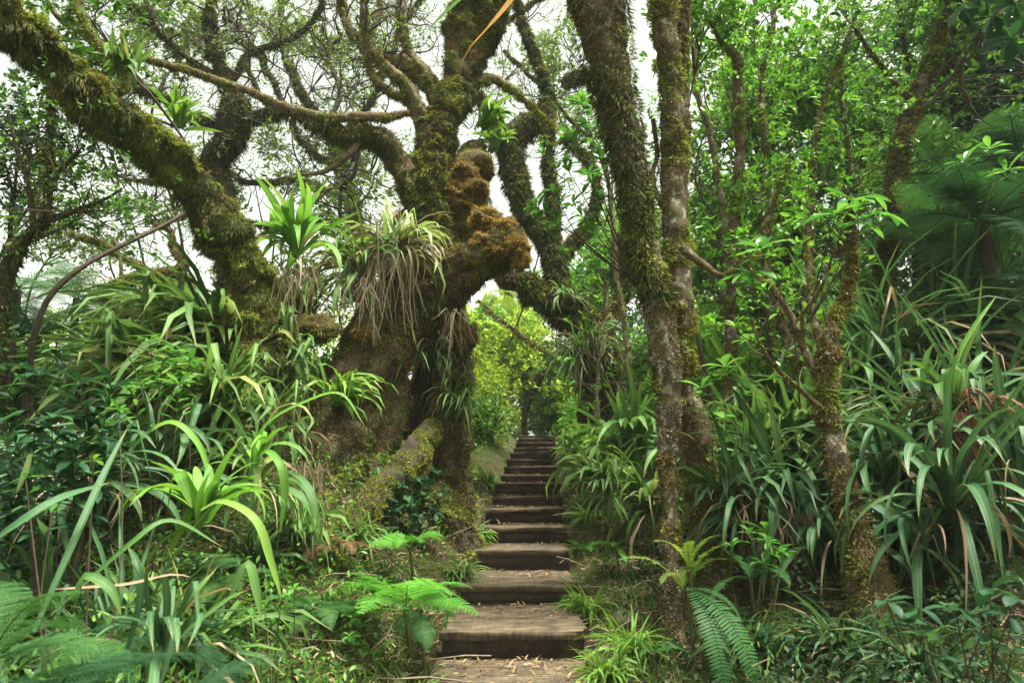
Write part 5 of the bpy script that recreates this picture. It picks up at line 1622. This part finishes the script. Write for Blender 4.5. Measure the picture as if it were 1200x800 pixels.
# ------------------------------------------------------------------ foliage masses
BG = [
    # label, px,py,rx,ry,Y,n rosettes,L,mat
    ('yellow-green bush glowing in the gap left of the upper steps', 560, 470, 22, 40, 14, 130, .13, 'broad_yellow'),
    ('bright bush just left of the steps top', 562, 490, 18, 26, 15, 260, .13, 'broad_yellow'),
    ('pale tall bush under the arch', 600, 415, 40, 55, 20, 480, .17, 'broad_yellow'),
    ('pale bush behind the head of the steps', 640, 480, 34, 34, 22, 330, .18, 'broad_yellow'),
    ('green bush right of the steps top', 697, 500, 18, 26, 15, 240, .13, 'broad'),
    ('bush under the end of the arch', 700, 445, 26, 40, 17, 340, .14, 'broad'),
    ('leafy tree crown seen through the arch', 575, 385, 34, 30, 21, 260, .14, 'broad'),
    ('light bush right of the arching tree', 740, 440, 44, 70, 12, 440, .12, 'broad'),
    ('bright bush left of the front trunk', 725, 340, 44, 60, 13, 300, .12, 'broad'),
    ('tree crown between the arch and the front trunk', 700, 160, 40, 60, 14, 100, .11, 'olive'),
    ('green mass beyond the front trunk', 830, 440, 50, 90, 10, 520, .11, 'broad'),
    ('bright thicket right of the twin trunks', 850, 300, 60, 90, 11, 520, .11, 'broad'),
    ('bright upper thicket right of the twin trunks', 850, 130, 60, 100, 10, 480, .11, 'broad'),
    ('sunlit tree crown right of centre at the top', 930, 60, 80, 80, 9, 620, .11, 'broad'),
    ('sunlit tree crown in the upper right thicket', 980, 160, 90, 80, 9.5, 700, .11, 'broad'),
    ('leafy mass below the sunlit crowns', 930, 250, 80, 80, 9, 620, .11, 'broad'),
    ('green mass behind the forked tree', 960, 380, 80, 80, 9, 560, .11, 'broad_mid'),
    ('leafy crown around the top of the tall dark tree', 1080, 60, 80, 80, 8.5, 400, .10, 'broad'),
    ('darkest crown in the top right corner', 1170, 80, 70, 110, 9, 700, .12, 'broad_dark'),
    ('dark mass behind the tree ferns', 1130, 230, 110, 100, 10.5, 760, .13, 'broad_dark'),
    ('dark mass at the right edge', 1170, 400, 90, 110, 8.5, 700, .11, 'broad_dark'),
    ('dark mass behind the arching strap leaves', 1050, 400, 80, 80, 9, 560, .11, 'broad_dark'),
    ('olive thicket far behind the right trunks', 900, 420, 120, 110, 14, 700, .15, 'broad_mid'),
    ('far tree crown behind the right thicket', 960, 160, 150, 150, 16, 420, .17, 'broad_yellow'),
    ('far tall tree at the right', 1120, 160, 140, 170, 17, 700, .19, 'broad_mid'),
    ('far tree crown behind the twin trunks', 800, 260, 60, 120, 16, 260, .15, 'broad'),
    ('shrub mass on the left slope edge', 60, 455, 90, 55, 9, 520, .11, 'broad_mid'),
    ('light shrub on the ridge below the contorted tree', 160, 420, 60, 36, 10, 360, .11, 'broad'),
    ('shrub below the sky gap', 110, 420, 70, 38, 12, 380, .13, 'broad_yellow'),
    ('shrub at the left edge under the edge tree', 10, 400, 60, 40, 8, 320, .10, 'broad_mid'),
    ('pale shrub behind the mossy ball of the contorted tree', 240, 390, 50, 36, 11, 280, .12, 'broad_yellow'),
    ('olive shrub behind the epiphyte clump', 300, 330, 50, 50, 10, 200, .09, 'olive'),
    ('fine-leaved crown right of the leaning trunk', 400, 240, 60, 46, 10.5, 160, .09, 'olive'),
    ('dark shrub on the foot of the left bank', 40, 590, 80, 50, 4.6, 320, .07, 'broad_dark'),
    ('mid green shrub mass on the left bank', 150, 520, 70, 50, 6.4, 420, .08, 'broad_mid'),
    ('shrub beside the gnarled tree over the steps', 560, 510, 22, 40, 9.5, 200, .07, 'broad_mid'),
    ('sparse dark crown hanging in the upper left corner', 100, 30, 90, 50, 5.5, 150, .075, 'broad_mid'),
    ('sparse dark crown above the edge tree', 20, 170, 50, 70, 5.6, 150, .075, 'broad_dark'),
    ('sparse leaves around the edge tree fork', 70, 200, 60, 60, 6.5, 150, .07, 'broad_mid'),
    ('thin olive crown at the top left of centre', 250, 40, 90, 60, 10, 200, .09, 'olive'),
    ('thin olive crown beyond the limb tops', 370, 60, 60, 60, 11, 120, .09, 'olive'),
    ('bare-looking fine crown left of the contorted tree', 70, 290, 60, 26, 10, 180, .08, 'olive'),
    ('light crown behind the top of the arch', 620, 110, 50, 60, 16, 60, .12, 'olive'),
    ('bushy mass between the trunks and the forked tree', 905, 480, 60, 60, 7.5, 320, .09, 'broad_mid'),
    ('small bush on the bank beside the middle steps', 712, 528, 20, 26, 9, 160, .07, 'broad'),
    ('low bush at the foot of the arching tree', 720, 500, 40, 30, 10.5, 220, .08, 'broad_mid'),
    ('dark low mass beneath the dark strap leaves', 1130, 560, 100, 60, 6.2, 420, .08, 'broad_dark'),
    ('dark low mass behind the twin trunks', 900, 600, 70, 50, 6.4, 300, .07, 'broad_dark'),
    ('fine hazy crown high behind the gnarled tree forks', 430, 40, 90, 60, 13, 260, .075, 'olive'),
    ('fine hazy crown between the limb tops and the arch', 600, 60, 60, 80, 13, 180, .075, 'olive'),
    ('fine hazy crown in the sky left of the limb', 360, 190, 80, 60, 13, 280, .075, 'olive'),
    ('fine hazy crown above the contorted tree', 190, 240, 90, 60, 13, 260, .075, 'olive'),
    ('fine hazy crown in the upper left sky', 180, 60, 110, 60, 12, 300, .075, 'olive'),
    ('fine leafy spray in the sky right of the arch', 660, 60, 40, 70, 12, 140, .08, 'olive'),
    ('low yellow-green crown behind the left trunks', 400, 320, 60, 50, 12, 240, .09, 'broad_yellow'),
    ('added dark bush standing in for the shade in the hollow of the gnarled tree', 494, 500, 26, 70, 9.0, 420, .07, 'broad_dark'),  # bush put in so the open hollow reads as dark
    ('bush glimpsed low between the two left trunks', 370, 450, 26, 50, 8.8, 160, .07, 'broad_mid'),
    ('leafy crown over the top of the right trunks', 830, 20, 50, 40, 7, 200, .09, 'broad'),
]
for k_, (px, py, rx, ry, Y_, n, L, m) in enumerate([
        (-60, 470, 110, 55, 18, 420, .19, 'broad'), (90, 468, 110, 50, 20, 420, .2, 'broad_yellow'), (240, 460, 100, 55, 18, 420, .19, 'broad'), (360, 450, 80, 70, 17, 360, .18, 'broad_yellow'), (470, 440, 70, 80, 19, 380, .19, 'broad_yellow')]):
    bush(['distant green bush furthest left beyond the left bank', 'distant yellowish bush below the left edge of the sky gap', 'distant bush straight below the contorted tree', 'distant yellowish bush between the two big left trunks', 'distant yellowish bush glimpsed through the hollow of the gnarled tree'][k_], px, py, rx, ry, Y_, n, L, m, group='distant bushes beyond the left bank', blobs=8, sr=.02)
for k_, (px, py, rx, ry, Y_, n, L, m) in enumerate([
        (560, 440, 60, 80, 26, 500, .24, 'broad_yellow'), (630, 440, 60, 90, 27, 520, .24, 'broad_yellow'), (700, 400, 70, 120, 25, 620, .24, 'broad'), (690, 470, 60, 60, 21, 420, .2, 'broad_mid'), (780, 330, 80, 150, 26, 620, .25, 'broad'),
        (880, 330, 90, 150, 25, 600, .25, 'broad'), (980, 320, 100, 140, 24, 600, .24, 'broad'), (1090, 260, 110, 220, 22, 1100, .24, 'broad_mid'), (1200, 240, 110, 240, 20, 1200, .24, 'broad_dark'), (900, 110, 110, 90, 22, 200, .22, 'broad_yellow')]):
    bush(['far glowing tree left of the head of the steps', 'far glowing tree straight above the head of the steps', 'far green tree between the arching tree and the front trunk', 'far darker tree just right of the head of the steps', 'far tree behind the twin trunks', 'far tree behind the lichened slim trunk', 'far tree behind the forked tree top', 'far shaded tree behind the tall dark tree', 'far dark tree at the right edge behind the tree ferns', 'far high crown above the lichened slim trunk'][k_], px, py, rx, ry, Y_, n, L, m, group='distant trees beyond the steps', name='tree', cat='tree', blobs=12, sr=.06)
for lab, px, py, rx, ry, Y_, n, L, m in BG:
    up_ = py < 330
    if up_ and px > 820 and px < 1100:
        n = int(n * .72)
    bush(lab, px, py, rx, ry, Y_, n, L, m, name='tree' if up_ else 'bush', cat='tree' if up_ else 'bush', blobs=max(5, int(n / 55)), sr=.03 if up_ else .015,
         T=T_LEAF2 if Y_ < 9 else T_LEAF)

# ------------------------------------------------------------------ ground cover
def ground_pts(n, xr, yr, dens=None):
    y = yr[0] + (yr[1] - yr[0]) * R.random(n) ** 1.5
    x = R.uniform(xr[0], xr[1], n) * (0.35 + y / yr[1] * 1.0)
    u = x - np.interp(y, PY, PX)
    m = np.abs(u) > .56
    x, y, u = x[m], y[m], u[m]
    return np.stack([x, y, ground(x, y)], -1), u


def gnormal(p):
    e = .05
    zx = (ground(p[:, 0] + e, p[:, 1]) - ground(p[:, 0] - e, p[:, 1])) / (2 * e)
    zy = (ground(p[:, 0], p[:, 1] + e) - ground(p[:, 0], p[:, 1] - e)) / (2 * e)
    return nrm(np.stack([-zx, -zy, np.ones(len(p))], -1))


p, u = ground_pts(90000, (-6, 6), (2.2, 19))
dens = fbm(p * np.array([2.2, 2.2, 0]), 3, 21)
near = np.exp(-np.abs(np.abs(u) - .9) / .7)
k = (dens + near * .55) > .10
gp = p[k]
b = Buf()
D = np.stack([R.normal(size=len(gp)) * .55, R.normal(size=len(gp)) * .55, np.ones(len(gp))], -1)
scatter(b, *T_KITE, gp, D, rvec(len(gp)), R.uniform(.04, .13, len(gp)) * (1 + .5 * near[k]), R.uniform(.004, .009, len(gp)))
link('grass', b.mesh('grass', M['grass']), kind='stuff')
p, u = ground_pts(60000, (-6, 6), (2.2, 12))
k = fbm(p * np.array([1.8, 1.8, 0]) + 9, 3, 25) > -.02
mp_ = p[k]
b = Buf()
scatter(b, *T_FOLD, mp_ + np.array([0, 0, .02]), rvec(len(mp_)) * .8 + np.array([0, 0, .35]), gnormal(mp_) + rvec(len(mp_), .3), R.uniform(.012, .050, len(mp_)) * R.uniform(.5, 1, len(mp_)), R.uniform(.008, .022, len(mp_)))
link('ground_creeper_leaves', b.mesh('ground_creeper_leaves', M['creeper']), kind='stuff')
p, u = ground_pts(42000, (-6, 6), (2.0, 10))
b = Buf()
tg = R.normal(size=(len(p), 3)) * np.array([1, 1, .18])
scatter(b, *T_CURL, p + np.array([0, 0, .012]), tg, gnormal(p) + rvec(len(p), .2), R.uniform(.04, .16, len(p)), R.uniform(.006, .016, len(p)))
link('leaf_litter', b.mesh('leaf_litter', M['litter']), kind='stuff')
# litter lying on the treads, drifted against the next riser
b = Buf()
for (x, y, z, yb, wdt, yaw) in treads[:9]:
    n = int(150 * (yb - y) * (1.0 if y < 6 else .7))
    px_ = x + R.uniform(-.5, .5, n) * wdt * .96
    t_ = R.random(n) ** .3
    py_ = y + .0 + (yb - y - .04) * t_
    o = np.stack([px_, py_, np.full(n, z + .004)], -1)
    dd = np.stack([R.normal(size=n), R.normal(size=n) * .4, np.abs(R.normal(size=n)) * .08], -1)
    scatter(b, *T_CURL, o, dd, np.tile([0, 0, 1.0], (n, 1)) + rvec(n, .12), R.uniform(.025, .11, n), R.uniform(.005, .014, n))
link('leaf_litter', b.mesh('leaf_litter', M['litter']), kind='stuff')
b = Buf()
for (x, y, z, yb, wdt, yaw) in treads:
    for sgn in (-1, 1):
        n = 420 if y < 9 else 160
        o = np.stack([x + sgn * (wdt / 2 + .03 - np.abs(R.normal(size=n)) * .035), y + (yb - y) * R.random(n), z - .02 - np.abs(R.normal(size=n)) * .05], -1)
        m = fbm(o * 4, 3, 61) > -.05
        o = o[m]
        scatter(b, *T_KITE, o, np.array([sgn * .5, 0, .8]) + rvec(len(o), .5), rvec(len(o)), R.uniform(.015, .06, len(o)), R.uniform(.005, .009, len(o)))
link('moss', b.mesh('moss', M['grass']), kind='stuff')
# fallen twigs
b = Buf()
p, u = ground_pts(1100, (-4, 4), (2.2, 9))
for q in p:
    d = nrm(R.normal(size=3) * np.array([1, 1, .12]))
    L = R.uniform(.12, .6)
    c = np.array([q + d * L * t + np.array([0, 0, .02 + .03 * math.sin(t * 3)]) + R.normal(size=3) * .012 for t in (0, .33, .66, 1)])
    c[:, 2] = np.maximum(c[:, 2], ground(c[:, 0], c[:, 1]) + .006)
    tube(b, c, R.uniform(.002, .007), 4, cap=False)
link('fallen_twigs', b.mesh('fallen_twigs', M['twig_pale']), kind='stuff')
# leafy undergrowth on the slopes either side
for nm, xr, mt, dn, s in (('undergrowth', (-9, 0), 'broad_mid', 4200, 1), ('undergrowth', (0, 10), 'undergrowth', 3600, 2)):
    p, u = ground_pts(dn * 2, xr, (2.6, 20))
    k = np.abs(u) > .8
    p = p[k]
    b = Buf()
    h = R.uniform(.05, .5, len(p)) * sstep(.5, 2.0, np.abs(u[k])) * np.clip(fbm(p * 1.2, 2, 40 + s) + .7, .1, 1.4)
    rosettes(b, p + np.stack([0 * h, 0 * h, h], -1), np.tile([0, 0, 1.0], (len(p), 1)) + rvec(len(p), .3), 8, .055, .026, T_FOLD, (.5, 1.6), .05)
    link(nm, b.mesh(nm, M[mt]), kind='stuff')
# rocks beside the steps
def rock(label, px, py, Y, rpx, seed):
    c = P(px, py, Y)
    gz = float(ground(c[0], c[1]))
    r = rpx / FPX * Y
    g = np.random.default_rng(seed)
    nu, nv = 20, 12
    T, Q = np.meshgrid(np.linspace(0, 2 * math.pi, nu, endpoint=False), np.linspace(.02, math.pi - .02, nv))
    S = np.stack([np.sin(Q) * np.cos(T), np.sin(Q) * np.sin(T), np.cos(Q)], -1)
    rr = r * (1 + .55 * fbm(S * 1.5 + seed, 3, seed) + .1 * fbm(S * 6, 2, seed))
    V = S * rr[..., None] * np.array([1.1, .9, .75])
    b = Buf()
    ii, jj = np.meshgrid(np.arange(nv - 1), np.arange(nu), indexing='ij')
    kk = (jj + 1) % nu
    b.add(V.reshape(-1, 3), np.stack([ii * nu + jj, (ii + 1) * nu + jj, (ii + 1) * nu + kk, ii * nu + kk], -1).reshape(-1, 4))
    o = link('rock', b.mesh('rock', M['rock']), None, (c[0], c[1], gz - r * .05))
    o['label'] = label; o['category'] = 'rock'; o['group'] = 'rocks beside the steps'
rock('pale mossy rock right of the second step', 708, 702, 4.7, 20, 1)
rock('flat rock behind the stake on the right', 728, 715, 4.5, 16, 2)
rock('small rounded rock near the foot of the front trunk', 745, 705, 4.8, 14, 3)
rock('brown rock lodged on the right bank higher up', 730, 690, 5.2, 17, 4)
rock('mossy rock at the left of the lowest steps', 452, 760, 3.8, 18, 5)

# ------------------------------------------------------------------ air
hz = NT('forest_haze')
pv = hz.n('ShaderNodeVolumePrincipled')
pv.inputs['Color'].default_value = (0.93, 0.97, 0.93, 1)
pv.inputs['Density'].default_value = 0.0008
hz.l(pv.outputs[0], hz.out.inputs['Volume'])
zs = [v_.co.z for v_ in bpy.data.objects['forest_floor'].data.vertices]
b = Buf()
x0, x1, y0, y1, z0, z1 = -310, 310, -70, 410, min(zs) - 1, 24.0
b.add([(x0, y0, z0), (x1, y0, z0), (x1, y1, z0), (x0, y1, z0), (x0, y0, z1), (x1, y0, z1), (x1, y1, z1), (x0, y1, z1)],
      [(0, 3, 2, 1), (4, 5, 6, 7), (0, 1, 5, 4), (1, 2, 6, 5), (2, 3, 7, 6), (3, 0, 4, 7)])
link('haze', b.mesh('haze', hz.m, smooth=False), kind='stuff')
